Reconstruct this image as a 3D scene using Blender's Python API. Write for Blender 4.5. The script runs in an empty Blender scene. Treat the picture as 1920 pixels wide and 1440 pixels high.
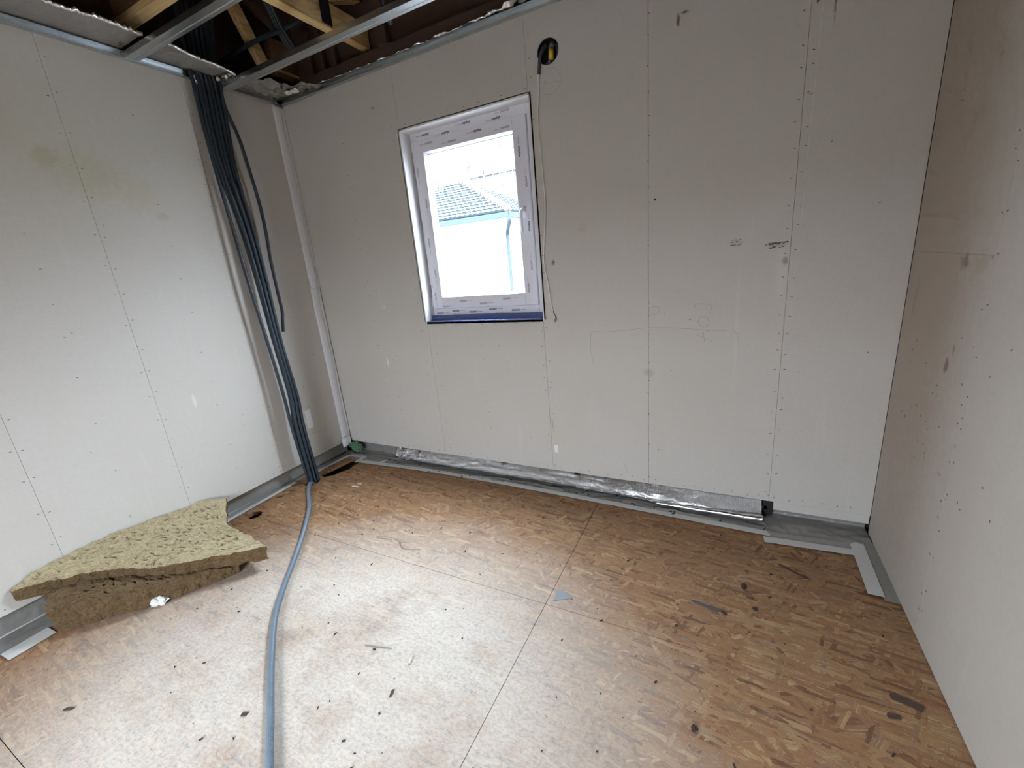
import bpy, bmesh, math, random
from mathutils import Vector, Matrix, noise
random.seed(7)
SC = bpy.context.scene
COL = SC.collection
PI = math.pi

# ---------------------------------------------------------------- camera
def set_camera():
    yaw, pitch, roll = -0.4878, 0.2765, -0.0924
    f = Vector((math.sin(yaw)*math.cos(pitch), math.cos(yaw)*math.cos(pitch), -math.sin(pitch)))
    r = Vector((math.cos(yaw), -math.sin(yaw), 0)); u = r.cross(f)
    r2 = r*math.cos(roll)+u*math.sin(roll); u2 = -r*math.sin(roll)+u*math.cos(roll)
    cd = bpy.data.cameras.new('camera'); cam = bpy.data.objects.new('camera', cd); COL.objects.link(cam)
    cd.sensor_fit = 'HORIZONTAL'; cd.sensor_width = 36; cd.lens = 797.2752*36/1920
    cd.clip_start = 0.02; cd.clip_end = 300
    m = Matrix((( r2.x, u2.x, -f.x, 2.8365), (r2.y, u2.y, -f.y, -2.339), (r2.z, u2.z, -f.z, 1.4247), (0, 0, 0, 1)))
    cam.matrix_world = m
    SC.camera = cam
set_camera()

# ---------------------------------------------------------------- sky, lights, exposure
SKY = 46.0
w = bpy.data.worlds.new('overcast_sky'); SC.world = w; w.use_nodes = True
nt = w.node_tree; nt.nodes.clear()
out = nt.nodes.new('ShaderNodeOutputWorld'); bg = nt.nodes.new('ShaderNodeBackground')
tc = nt.nodes.new('ShaderNodeTexCoord'); sx = nt.nodes.new('ShaderNodeSeparateXYZ')
rp = nt.nodes.new('ShaderNodeValToRGB')
nt.links.new(tc.outputs['Generated'], sx.inputs[0]); nt.links.new(sx.outputs['Z'], rp.inputs[0])
rp.color_ramp.elements[0].position = 0.1; rp.color_ramp.elements[0].color = (0.20, 0.22, 0.25, 1)
rp.color_ramp.elements[1].position = 0.9; rp.color_ramp.elements[1].color = (0.84, 0.96, 1.10, 1)
nt.links.new(rp.outputs[0], bg.inputs[0]); bg.inputs[1].default_value = SKY
nt.links.new(bg.outputs[0], out.inputs[0])
SC.view_settings.view_transform = 'Standard'; SC.view_settings.look = 'None'
SC.view_settings.gamma = 1; SC.view_settings.use_curve_mapping = False
SC.view_settings.exposure = 1.0
SC.cycles.use_denoising = True
SC.cycles.max_bounces = 7; SC.cycles.diffuse_bounces = 4; SC.cycles.glossy_bounces = 3
SC.cycles.use_adaptive_sampling = True; SC.cycles.adaptive_threshold = 0.07; SC.cycles.adaptive_min_samples = 14
SC.cycles.transparent_max_bounces = 16; SC.cycles.sample_clamp_indirect = 6
SC.cycles.caustics_reflective = False; SC.cycles.caustics_refractive = False

def portal(loc, rot, sx_, sy_):
    l = bpy.data.lights.new('daylight_portal', 'AREA'); l.shape = 'RECTANGLE'; l.size = sx_; l.size_y = sy_
    l.cycles.is_portal = True
    o = bpy.data.objects.new('daylight_portal', l); COL.objects.link(o); o.location = loc; o.rotation_euler = rot
portal((1.41, 0.20, 1.68), (-PI/2, 0, 0), 0.94, 1.2)

DX0, DX1, DZ0, DZ1 = 1.30, 2.55, .80, 1.62     # opening added behind the camera to bring in fill light
portal(((DX0+DX1)/2, -4.25, (DZ0+DZ1)/2), (PI/2, 0, 0), DX1-DX0, DZ1-DZ0)
# ---------------------------------------------------------------- node helper and materials
class NG:
    def __init__(s, name):
        s.m = bpy.data.materials.new(name); s.m.use_nodes = True; s.t = s.m.node_tree; s.t.nodes.clear()
        s.out = s.n('ShaderNodeOutputMaterial')
    def n(s, typ, **kw):
        x = s.t.nodes.new(typ)
        for k, v in kw.items(): setattr(x, k, v)
        return x
    def put(s, sock, v):
        if isinstance(v, bpy.types.NodeSocket): s.t.links.new(v, sock)
        elif v is not None:
            try: sock.default_value = v
            except Exception: sock.default_value = (*v, 1)
    def pos(s): return s.n('ShaderNodeNewGeometry').outputs['Position']
    def map(s, vec, scale=(1, 1, 1), rot=(0, 0, 0), loc=(0, 0, 0)):
        x = s.n('ShaderNodeMapping'); s.put(x.inputs[0], vec)
        x.inputs['Location'].default_value = loc; x.inputs['Rotation'].default_value = rot; x.inputs['Scale'].default_value = scale
        return x.outputs[0]
    def noise(s, vec, scale, detail=4, rough=.55, dist=0, col=False):
        x = s.n('ShaderNodeTexNoise'); s.put(x.inputs['Vector'], vec); x.inputs['Scale'].default_value = scale
        x.inputs['Detail'].default_value = detail; x.inputs['Roughness'].default_value = rough; x.inputs['Distortion'].default_value = dist
        return x.outputs['Color' if col else 'Fac']
    def ramp(s, fac, stops, interp='LINEAR'):
        x = s.n('ShaderNodeValToRGB'); s.put(x.inputs[0], fac); r = x.color_ramp; r.interpolation = interp
        while len(r.elements) < len(stops): r.elements.new(0.5)
        for e, (p, c) in zip(r.elements, stops):
            e.position = p; e.color = (c, c, c, 1) if isinstance(c, (int, float)) else (*c, 1)
        return x.outputs[0]
    def math(s, op, a, b=None, c=None, clamp=False):
        x = s.n('ShaderNodeMath', operation=op); x.use_clamp = clamp; s.put(x.inputs[0], a)
        if b is not None: s.put(x.inputs[1], b)
        if c is not None: s.put(x.inputs[2], c)
        return x.outputs[0]
    def mix(s, fac, a, b, mode='MIX'):
        x = s.n('ShaderNodeMixRGB', blend_type=mode); s.put(x.inputs[0], fac)
        for i, v in ((1, a), (2, b)):
            if isinstance(v, tuple): v = (*v[:3], 1)
            s.put(x.inputs[i], v)
        return x.outputs[0]
    def sep(s, v):
        x = s.n('ShaderNodeSeparateXYZ'); s.put(x.inputs[0], v); return x.outputs
    def bump(s, h, strength=.3, dist=.002):
        x = s.n('ShaderNodeBump'); s.put(x.inputs['Height'], h); x.inputs['Strength'].default_value = strength; x.inputs['Distance'].default_value = dist
        return x.outputs[0]
    def bsdf(s, color, rough=.7, metal=0, spec=.5, normal=None, **kw):
        x = s.n('ShaderNodeBsdfPrincipled')
        if isinstance(color, tuple): color = (*color[:3], 1)
        s.put(x.inputs['Base Color'], color); s.put(x.inputs['Roughness'], rough); s.put(x.inputs['Metallic'], metal)
        s.put(x.inputs['Specular IOR Level'], spec)
        if normal is not None: s.put(x.inputs['Normal'], normal)
        for k, v in kw.items(): s.put(x.inputs[k.replace('_', ' ')], v)
        return x.outputs[0]
    def done(s, sh): s.t.links.new(sh, s.out.inputs[0]); return s.m

def simple(name, color, rough=.6, metal=0, spec=.5, var=.12, nscale=30, bump=0, **kw):
    g = NG(name); p = g.pos(); n = g.noise(p, nscale, 5, .6)
    c = g.mix(n, tuple(x*(1-var) for x in color), tuple(min(1, x*(1+var)) for x in color))
    nb = g.bump(g.noise(p, nscale*4, 4, .6), bump, .002) if bump else None
    return g.done(g.bsdf(c, rough, metal, spec, nb, **kw))

def blotches(g, col, p, items, axes):
    """stains: items = (a, b, ra, rb, colour, strength); axes pick the two wall coordinates"""
    n = g.noise(p, 38, 5, .7)
    s = g.sep(p)
    for a, b, ra, rb, c, k in items:
        da = g.math('DIVIDE', g.math('SUBTRACT', s[axes[0]], a), ra)
        db = g.math('DIVIDE', g.math('SUBTRACT', s[axes[1]], b), rb)
        d = g.math('SQRT', g.math('ADD', g.math('MULTIPLY', da, da), g.math('MULTIPLY', db, db)))
        d = g.math('ADD', d, g.math('MULTIPLY', g.math('SUBTRACT', n, .5), 1.7))
        mr = g.n('ShaderNodeMapRange'); g.put(mr.inputs[0], d)
        mr.inputs[1].default_value = 1.0; mr.inputs[2].default_value = .35; mr.inputs[3].default_value = 0; mr.inputs[4].default_value = k
        col = g.mix(mr.outputs[0], col, c)
    return col

def board_mat(name, base, items, axes):
    g = NG(name); p = g.pos()
    fine = g.noise(p, 420, 3, .7); mid = g.noise(p, 55, 5, .65); big = g.noise(p, 1.7, 4, .6)
    streak = g.noise(g.map(p, (9, 9, 160)), 1, 4, .6)
    c = g.mix(mid, tuple(x*.93 for x in base), tuple(x*1.07 for x in base))
    c = g.mix(g.ramp(fine, [(.30, .30), (.48, 0.0)]), c, tuple(x*.62 for x in base))
    c = g.mix(g.ramp(fine, [(.58, 0), (.75, .22)]), c, tuple(min(1, x*1.35) for x in base))
    c = g.mix(g.ramp(streak, [(.52, 0), (.72, .16)]), c, tuple(x*.8 for x in base))
    c = g.mix(g.ramp(big, [(.45, 0), (.7, .28)]), c, (base[0]*.93, base[1]*.90, base[2]*.83))
    ri = g.n('ShaderNodeObjectInfo').outputs['Random']
    c = g.mix(g.math('MULTIPLY', ri, .10), c, tuple(x*.75 for x in base))
    dust = g.noise(g.map(p, (14, 14, 1.3)), 1, 5, .7)
    c = g.mix(g.ramp(dust, [(.60, 0), (.78, .22)]), c, tuple(min(1, x*1.35) for x in base))
    c = blotches(g, c, p, items, axes)
    return g.done(g.bsdf(c, .82, 0, .3, g.bump(g.math('ADD', mid, fine), .15, .0012)))

WB = (0.60, 0.570, 0.525)
M = {}
BR = (.20, .13, .08)
M['board_back'] = board_mat('gypsum_board_back', WB, [
    (2.575, 2.372, .010, .030, BR, .9), (2.60, 2.392, .018, .008, (.12, .09, .07), .9),
    (2.48, 1.66, .007, .008, (.02, .015, .015), 1), (2.843, 1.42, .028, .016, (.25, .24, .23), .3),
    (3.01, 1.398, .050, .014, (.2, .2, .19), .35),
    (3.045, 1.325, .016, .022, (.06, .06, .06), .7), (3.035, 1.27, .035, .14, (.68, .67, .66), .35),
    (2.865, 1.05, .012, .36, (.66, .65, .63), .3), (2.13, .55, .05, .22, (.62, .60, .58), .25),
    (1.93, 1.405, .012, .02, (.10, .09, .25), .8), (1.86, .42, .01, .05, (.25, .24, .22), .4),
    (.565, .79, .008, .05, (.85, .85, .85), .8), (.62, 1.20, .02, .015, (.8, .8, .8), .5),
    (3.14, 2.30, .006, .10, (.10, .07, .05), .85), (.80, 2.42, .02, .01, (.2, .19, .18), .6),
    (2.0, 1.9, .25, .4, (.60, .57, .51), .3), (2.45, .78, .035, .03, (.36, .34, .32), .5)], (0, 2))
M['board_left'] = board_mat('gypsum_board_left', WB, [
    (-1.34, 2.08, .07, .06, (.40, .36, .20), .6), (-1.20, 2.02, .17, .14, (.48, .45, .30), .5), (-1.4, 2.15, .55, .42, (.50, .48, .38), .35),
    (-1.02, 1.95, .12, .12, (.50, .46, .30), .35), (-.93, 1.84, .035, .03, (.42, .38, .26), .4),
    (-1.5, 2.2, .18, .14, (.50, .47, .36), .4), (-1.05, .80, .012, .05, (.78, .78, .8), .5)], (1, 2))
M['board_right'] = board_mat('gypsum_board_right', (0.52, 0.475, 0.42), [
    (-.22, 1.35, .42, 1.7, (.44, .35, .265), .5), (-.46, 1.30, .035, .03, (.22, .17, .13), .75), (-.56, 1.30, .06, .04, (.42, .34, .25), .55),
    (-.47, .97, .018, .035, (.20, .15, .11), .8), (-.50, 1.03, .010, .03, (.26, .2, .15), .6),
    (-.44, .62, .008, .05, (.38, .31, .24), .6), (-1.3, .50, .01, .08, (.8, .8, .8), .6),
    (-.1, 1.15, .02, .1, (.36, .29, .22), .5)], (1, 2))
M['board'] = board_mat('gypsum_board', WB, [], (0, 2))

def osb_mat():
    g = NG('oriented_strand_board'); p = g.pos()
    warp = g.noise(p, 22, 2, .5, col=True)
    vm = g.n('ShaderNodeVectorMath', operation='MULTIPLY_ADD'); g.put(vm.inputs[0], warp)
    vm.inputs[1].default_value = (.016, .016, 0); g.put(vm.inputs[2], p)
    p2 = vm.outputs[0]
    pal = [(0.0, (0.120, 0.045, 0.015)), (.14, (0.204, 0.085, 0.030)), (.30, (0.296, 0.146, 0.053)), (.45, (0.232, 0.104, 0.041)),
           (.6, (0.344, 0.189, 0.078)), (.74, (0.264, 0.127, 0.058)), (.86, (0.416, 0.258, 0.122)), (.94, (0.192, 0.115, 0.061)), (1, (0.296, 0.119, 0.052))]
    col = (.55, .36, .2, 1); hgt = None
    for i, (ang, L, W, thr, off) in enumerate([(0, .12, .030, 0, 0), (.30, .11, .022, .25, 7), (-.38, .11, .020, .3, 13), (.95, .10, .019, .55, 21),
                                              (-1.15, .09, .016, .6, 29), (.10, .12, .017, .3, 37)]):
        q = g.map(p2, (1/L, 1/W, 0), (0, 0, 0), (off, off*1.7, 0))
        rot = g.n('ShaderNodeVectorRotate', rotation_type='Z_AXIS'); g.put(rot.inputs['Vector'], p2); rot.inputs['Angle'].default_value = ang
        q = g.map(rot.outputs[0], (1/L, 1/W, 0), (0, 0, 0), (off, off*1.7, 0))
        v = g.n('ShaderNodeTexVoronoi', voronoi_dimensions='2D', feature='F1', distance='CHEBYCHEV'); g.put(v.inputs['Vector'], q); v.inputs['Scale'].default_value = 1
        s = g.n('ShaderNodeSeparateColor'); g.put(s.inputs[0], v.outputs['Color'])
        grain = g.noise(g.map(rot.outputs[0], (14, 330, 1), loc=(off, off, 0)), 1, 3, .6)
        c = g.ramp(s.outputs['Green'], pal)
        c = g.mix(g.math('MULTIPLY', g.ramp(grain, [(.35, .55), (.55, 0)]), 1.0), c, (.27, .15, .08))
        c = g.mix(g.ramp(grain, [(.55, 0), (.72, .35)]), c, (.80, .66, .47))
        if i == 0: col = c; hgt = s.outputs['Blue']
        else:
            m = g.math('GREATER_THAN', s.outputs['Red'], thr)
            edge = g.math('LESS_THAN', v.outputs['Distance'], .44)
            m = g.math('MULTIPLY', m, edge)
            col = g.mix(m, col, c); hgt = g.mix(m, hgt, s.outputs['Blue'])
    # gypsum dust trodden into the boards, plus painted window light
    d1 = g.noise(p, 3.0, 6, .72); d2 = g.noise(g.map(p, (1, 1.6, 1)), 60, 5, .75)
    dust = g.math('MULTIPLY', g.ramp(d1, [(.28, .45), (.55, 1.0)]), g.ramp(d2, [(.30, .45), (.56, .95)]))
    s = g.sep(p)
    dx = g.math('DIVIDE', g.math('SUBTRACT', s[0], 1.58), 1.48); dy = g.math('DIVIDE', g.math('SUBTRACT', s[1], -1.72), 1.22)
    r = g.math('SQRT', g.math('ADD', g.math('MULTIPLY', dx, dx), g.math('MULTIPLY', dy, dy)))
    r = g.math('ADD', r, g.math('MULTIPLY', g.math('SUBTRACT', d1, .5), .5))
    lit_wear = g.ramp(r, [(.50, 1.0), (1.10, .03)])     # trodden dust in the middle, also painting the pool of window light
    dust = g.math('MULTIPLY', dust, lit_wear)
    col = g.mix(g.math('MULTIPLY', dust, DUST_LIGHT), col, (.75, .71, .64))
    sp = g.noise(p, 95, 3, .8)
    col = g.mix(g.ramp(sp, [(.255, .8), (.30, 0)]), col, (.12, .07, .04))
    bh = g.math('ADD', hgt, g.math('MULTIPLY', d2, .8))
    return g.done(g.bsdf(col, g.ramp(d2, [(.3, .58), (.7, .78)]), 0, FSPEC, g.bump(bh, .25, .0015)))
DUST_LIGHT = .73; FSPEC = .35
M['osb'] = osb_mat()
M['osb_edge'] = simple('osb_cut_edge', (.20, .11, .06), .9, bump=.3, nscale=120)

def wood_mat(name, base, axis):
    g = NG(name); p = g.pos(); sc = [60, 60, 60]; sc[axis] = 2.2
    n = g.noise(g.map(p, tuple(sc)), 1, 5, .6, .4); k = g.noise(p, 9, 3, .5)
    c = g.ramp(n, [(.3, tuple(x*.72 for x in base)), (.5, base), (.7, tuple(min(1, x*1.18) for x in base))])
    c = g.mix(g.ramp(k, [(.70, 0), (.78, .7)]), c, tuple(x*.4 for x in base))
    return g.done(g.bsdf(c, .7, 0, .35, g.bump(n, .2, .001)))
M['pine_x'] = wood_mat('pine_along_x', (.78, .54, .25), 0)
M['pine_y'] = wood_mat('pine_along_y', (.78, .54, .25), 1)
M['pine_shaded'] = wood_mat('shaded_pine_side', (.20, .115, .060), 0)
M['pine_z'] = wood_mat('pine_upright', (.50, .31, .14), 2)
M['fibreboard'] = simple('brown_roof_board', (.085, .050, .035), .9, nscale=14, var=.25, bump=.2)
M['dark'] = simple('dark_cavity', (.022, .018, .016), .95)
M['galv'] = simple('galvanised_steel', (.60, .64, .66), .36, 1, nscale=70, var=.18)
M['galv_dark'] = simple('galvanised_bracket', (.30, .31, .33), .4, 1)
M['plate'] = simple('nail_plate', (.05, .05, .055), .5, .6)
M['pvc'] = simple('white_window_pvc', (.80, .79, .84), .32, 0, .5, var=.02, nscale=12)
M['plaster'] = simple('white_reveal_lining', (.74, .73, .73), .6, var=.05, nscale=25)
M['white_out'] = simple('white_render', (.82, .82, .82), .9, var=.03, nscale=60)
M['gasket'] = simple('grey_glazing_gasket', (.24, .28, .31), .6)
M['sillfilm'] = simple('dark_blue_sill_tape', (.065, .085, .21), .35, .0, .5, var=.15, nscale=40)
M['ink'] = simple('violet_black_ink', (.07, .055, .13), .6)
M['ink_light'] = simple('faded_violet_ink', (.36, .30, .40), .6)
M['pencil'] = simple('pencil_graphite', (.36, .34, .32), .7)
M['cardboard'] = simple('pale_corner_tape', (.76, .76, .78), .65, var=.10, nscale=45, bump=.3)
M['corner_shadow'] = simple('grey_corner_shade', (.34, .33, .32), .8)
M['tape'] = simple('whitish_sealing_tape', (.62, .615, .59), .55, 0, .4, var=.10, nscale=60, bump=.15)
M['scuff'] = simple('pale_scuff', (.66, .64, .61), .9)
M['staple'] = simple('dark_staple', (.07, .065, .06), .6)
M['cable'] = simple('white_cable', (.78, .78, .78), .5)
M['copper'] = simple('bare_dark_cable_cores', (.06, .055, .06), .5)
M['boxplastic'] = simple('black_box_plastic', (.020, .020, .028), .35)
M['yellow'] = simple('yellow_inner_fitting', (.72, .55, .06), .5)
M['stub'] = simple('dark_violet_grey_tube', (.085, .08, .11), .45)
M['green'] = simple('crumpled_green_foam', (.10, .20, .11), .8, nscale=50, var=.4, bump=.6)
M['foam'] = simple('black_rubber_foam', (.018, .017, .018), .85, nscale=60, bump=.6)
M['paper'] = simple('white_crumpled_paper', (.80, .80, .78), .8, bump=.3)
M['sticker'] = simple('white_paper_sticker', (.80, .80, .80), .6, var=.03)
M['crumb'] = simple('dark_bark_crumb', (.045, .030, .022), .9)
M['brownbit'] = simple('dark_brown_wood_scrap', (.075, .045, .032), .85)
M['woodchip'] = simple('pale_wood_chip', (.70, .60, .48), .8)
M['greychip'] = simple('matte_grey_chip', (.26, .265, .28), .9)
M['wire'] = simple('grey_green_wire', (.22, .22, .18), .5, .6)
M['grassy'] = simple('gravel_ground', (.12, .115, .11), .95, nscale=6, var=.3)
M['house_render'] = simple('neighbour_render', (.62, .62, .62), .9, 0, .02, var=.03)
M['hill'] = simple('wintry_hillside', (.13, .125, .12), .95, 0, .02, nscale=.35, var=.25)
M['tile'] = simple('grey_roof_tile', (.034, .042, .045), .7, 0, .02, var=.25, nscale=9)
M['tile_warm'] = simple('warm_grey_hip_tile', (.075, .058, .050), .7, 0, .02, var=.2, nscale=9)
M['gutter'] = simple('pale_metal_gutter', (.028, .037, .043), .5, 0, .02)
M['bark'] = simple('bare_tree_bark', (.075, .066, .062), .9, 0, .02)
M['farwall'] = simple('far_house_wall', (.14, .14, .14), .9, 0, .02)
M['farroof'] = simple('far_house_roof', (.10, .098, .10), .8, 0, .02)

def conduit_mat(name, c):
    g = NG(name); p = g.pos(); n = g.noise(p, 35, 4, .6)
    col = g.mix(n, tuple(x*.8 for x in c), tuple(x*1.25 for x in c))
    d = g.noise(p, 130, 3, .7); col = g.mix(g.ramp(d, [(.6, 0), (.75, .35)]), col, (.42, .40, .37))
    return g.done(g.bsdf(col, .38, 0, .5))
M['conduit'] = conduit_mat('dark_blue_grey_conduit', (.023, .036, .050))
M['hose'] = conduit_mat('steel_blue_floor_conduit', (.150, .190, .225))

def wool_mat(name, c1, c2, c3):
    g = NG(name); p = g.pos()
    a = g.noise(g.map(p, (40, 40, 110)), 1, 6, .75, 1.2); b = g.noise(p, 190, 5, .75, .8); d = g.noise(p, 14, 4, .6)
    c = g.ramp(a, [(.30, c3), (.44, c1), (.62, c2)])
    c = g.mix(g.ramp(b, [(.34, .75), (.47, 0)]), c, tuple(x*.5 for x in c3))
    c = g.mix(g.ramp(b, [(.56, 0), (.68, .5)]), c, tuple(min(1, x*1.3) for x in c2))
    c = g.mix(g.ramp(d, [(.45, 0), (.7, .3)]), c, tuple(x*.95+.03 for x in c2))
    return g.done(g.bsdf(c, .95, 0, .15, g.bump(g.math('ADD', b, a), .9, .006), Sheen_Weight=.06))
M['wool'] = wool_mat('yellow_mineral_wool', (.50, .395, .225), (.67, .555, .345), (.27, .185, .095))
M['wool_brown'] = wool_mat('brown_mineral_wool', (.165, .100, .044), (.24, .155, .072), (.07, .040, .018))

def foil_mat(name, c, rough, grid=False, metal=1.0):
    g = NG(name); p = g.pos()
    n = g.noise(p, 60, 5, .65, .6); col = g.mix(n, tuple(x*.75 for x in c), tuple(min(1, x*1.2) for x in c))
    h = g.math('MULTIPLY', n, .6)
    if grid:
        s = g.sep(p)
        wx = g.math('SINE', g.math('MULTIPLY', s[0], 2*PI/.0105)); wz = g.math('SINE', g.math('MULTIPLY', g.math('ADD', s[2], s[1]), 2*PI/.0105))
        ln = g.math('ADD', g.math('POWER', g.math('ABSOLUTE', wx), 6), g.math('POWER', g.math('ABSOLUTE', wz), 6))
        h = g.math('ADD', h, g.math('MULTIPLY', ln, .5)); col = g.mix(g.math('MULTIPLY', ln, .35, clamp=True), col, tuple(x*.35 for x in c))
    return g.done(g.bsdf(col, rough, metal, .5, g.bump(h, .8, .002)))
M['foil'] = foil_mat('silver_foil', (.80, .80, .80), .22)
M['foil_grid'] = foil_mat('silver_grid_foil', (.78, .78, .78), .17, True)
M['foil_dull'] = foil_mat('dull_grey_foil_underside', (.33, .325, .315), .6, metal=.2)
M['foil_rim'] = foil_mat('crumpled_bright_foil', (.97, .97, .98), .22, metal=.8)
M['film'] = foil_mat('grey_vapour_film', (.33, .315, .29), .34, metal=.25)

def glass_mat():
    g = NG('window_glass'); fr = g.n('ShaderNodeFresnel'); fr.inputs[0].default_value = 1.45
    t = g.n('ShaderNodeBsdfTransparent'); t.inputs[0].default_value = (.985, .995, 1.0, 1)
    gl = g.n('ShaderNodeBsdfGlossy'); gl.inputs[0].default_value = (.6, .6, .6, 1); gl.inputs['Roughness'].default_value = .02
    m = g.n('ShaderNodeMixShader'); g.put(m.inputs[0], g.math('MULTIPLY', fr.outputs[0], g.math('SUBTRACT', 1.0, g.n('ShaderNodeNewGeometry').outputs['Backfacing']))); g.put(m.inputs[1], t.outputs[0]); g.put(m.inputs[2], gl.outputs[0])
    return g.done(m.outputs[0])
M['glass'] = glass_mat()

# ---------------------------------------------------------------- mesh helpers
class MB:
    def __init__(s): s.v = []; s.f = []
    def box(s, x0, y0, z0, x1, y1, z1, mat=None):
        if x0 > x1: x0, x1 = x1, x0
        if y0 > y1: y0, y1 = y1, y0
        if z0 > z1: z0, z1 = z1, z0
        b = len(s.v)
        vs = [(x0, y0, z0), (x1, y0, z0), (x1, y1, z0), (x0, y1, z0), (x0, y0, z1), (x1, y0, z1), (x1, y1, z1), (x0, y1, z1)]
        if mat is not None: vs = [tuple(mat @ Vector(v)) for v in vs]
        s.v += vs
        s.f += [tuple(b+i for i in q) for q in ((0, 3, 2, 1), (4, 5, 6, 7), (0, 1, 5, 4), (1, 2, 6, 5), (2, 3, 7, 6), (3, 0, 4, 7))]
        return s
    def tube(s, pts, r, seg=10, cap=True, rfun=None):
        pts = [Vector(p) for p in pts]; b = len(s.v)
        t = (pts[1]-pts[0]).normalized(); n = t.orthogonal().normalized()
        for i, p in enumerate(pts):
            t2 = (pts[min(i+1, len(pts)-1)]-pts[max(i-1, 0)]).normalized()
            n = (n-t2*n.dot(t2)).normalized(); bi = t2.cross(n)
            rr = rfun(i) if rfun else r
            for k in range(seg):
                a = 2*PI*k/seg; s.v.append(tuple(p+(n*math.cos(a)+bi*math.sin(a))*rr))
        for i in range(len(pts)-1):
            for k in range(seg):
                k2 = (k+1) % seg
                s.f.append((b+i*seg+k, b+i*seg+k2, b+(i+1)*seg+k2, b+(i+1)*seg+k))
        if cap:
            s.f.append(tuple(b+k for k in reversed(range(seg)))); e = b+(len(pts)-1)*seg
            s.f.append(tuple(e+k for k in range(seg)))
        return s
    def grid(s, fn, nu, nv):
        b = len(s.v)
        for i in range(nu+1):
            for j in range(nv+1): s.v.append(tuple(fn(i/nu, j/nv)))
        for i in range(nu):
            for j in range(nv):
                a = b+i*(nv+1)+j; s.f.append((a, a+nv+1, a+nv+2, a+1))
        return s
    def prism(s, poly, z0, z1):
        """polygon in x,y between z0 and z1"""
        b = len(s.v); n = len(poly)
        s.v += [(x, y, z0) for x, y in poly]+[(x, y, z1) for x, y in poly]
        s.f.append(tuple(b+i for i in reversed(range(n)))); s.f.append(tuple(b+n+i for i in range(n)))
        for i in range(n):
            j = (i+1) % n; s.f.append((b+i, b+j, b+n+j, b+n+i))
        return s
    def build(s, name, mat, parent=None, smooth=False, bevel=0, solid=0):
        me = bpy.data.meshes.new(name); me.from_pydata([tuple(v) for v in s.v], [], s.f); me.update()
        bm = bmesh.new(); bm.from_mesh(me)
        bmesh.ops.recalc_face_normals(bm, faces=bm.faces); bm.to_mesh(me); bm.free()
        if smooth:
            for p in me.polygons: p.use_smooth = True
        me.materials.append(M[mat] if isinstance(mat, str) else mat)
        o = bpy.data.objects.new(name, me); COL.objects.link(o)
        if parent: o.parent = parent
        if bevel:
            md = o.modifiers.new('bevel', 'BEVEL'); md.width = bevel; md.segments = 2; md.limit_method = 'ANGLE'
        if solid:
            md = o.modifiers.new('solid', 'SOLIDIFY'); md.thickness = solid; md.offset = 0
        return o

def empty(name, loc=(0, 0, 0)):
    o = bpy.data.objects.new(name, None); COL.objects.link(o); o.location = loc; o.empty_display_size = .05; return o
def keep(parent, *kids):
    bpy.context.view_layer.update()
    for k in kids:
        k.parent = parent; k.matrix_parent_inverse = Matrix.Translation(-Vector(parent.location))
def tag(o, label, cat, group=None, kind=None):
    if label: o['label'] = label
    if cat: o['category'] = cat
    if group: o['group'] = group
    if kind: o['kind'] = kind
    return o
def struct(o): o['kind'] = 'structure'; return o
def stuff(o): o['kind'] = 'stuff'; return o
def smooth_path(pts, n=8):
    """Catmull-Rom through the points"""
    P = [Vector(p) for p in pts]; P = [P[0]*2-P[1]]+P+[P[-1]*2-P[-2]]; o = []
    for i in range(1, len(P)-2):
        for k in range(n):
            t = k/n; a, b, c, d = P[i-1], P[i], P[i+1], P[i+2]
            o.append(.5*((2*b)+(c-a)*t+(2*a-5*b+4*c-d)*t*t+(3*b-a-3*c+d)*t**3))
    o.append(P[-2]); return o
def resample(pts, step):
    o = [pts[0].copy()]; acc = 0
    for a, b in zip(pts, pts[1:]):
        L = (b-a).length; d = step-acc
        while d <= L: o.append(a.lerp(b, d/L)); d += step
        acc = (acc+L) % step
    return o
def cut(o, cutter):
    md = o.modifiers.new('cut', 'BOOLEAN'); md.operation = 'DIFFERENCE'; md.object = cutter; md.solver = 'EXACT'
    bpy.context.view_layer.update(); dg = bpy.context.evaluated_depsgraph_get()
    me = bpy.data.meshes.new_from_object(o.evaluated_get(dg)); o.modifiers.remove(md); o.data = me
    bpy.data.objects.remove(cutter)
def disc_cutter(c, r, axis, depth, seg=32):
    m = MB(); c = Vector(c); d = Vector((0, 0, 0)); d[axis] = depth
    m.tube([c-d, c+d], r, seg); return m.build('cutter', 'dark')

W, H = 3.486, 2.60
ZB, ZL = .097, .112
NEAR = -4.2
# ---------------------------------------------------------------- back wall
wb = MB()
X0, X1, Z0, Z1 = .94, 1.862, 1.087, 2.265
for a in ((-.35, .07, -.2, X0, .17, 2.62), (X1, .07, -.2, W+.3, .17, 2.62), (X0, .07, -.2, X1, .17, Z0-.02), (X0, .07, Z1+.02, X1, .17, 2.62)): wb.box(*a)
wall_back = struct(wb.build('wall_back', 'dark'))
ob = MB()
for a in ((-.35, .17, -.4, X0, .19, 3.3), (X1, .17, -.4, W+.3, .19, 3.3), (X0, .17, -.4, X1, .19, Z0), (X0, .17, Z1, X1, .19, 3.3)): ob.box(*a)
ob.build('outer_render', 'white_out', wall_back)
G = .0005
def bboard(x0, x1, z0, z1, name='gypsum_board', y=0, mat='board_back'):
    return MB().box(x0+G, y, z0+G, x1-G, y+.0125, z1-G).build(name, mat, wall_back, bevel=.0005)
bboard(-.012, .982, ZB, H); bboard(.982, 1.845, 2.253, H); bboard(.982, 1.845, ZB, 1.087)
b3 = bboard(1.845, 2.449, ZB, H); cut(b3, disc_cutter((1.968, 0, 2.414), .057, 1, .05, 40))
bboard(2.449, 3.061, ZB, H); bboard(3.061, 3.485, ZB, H, y=.001)
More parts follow.
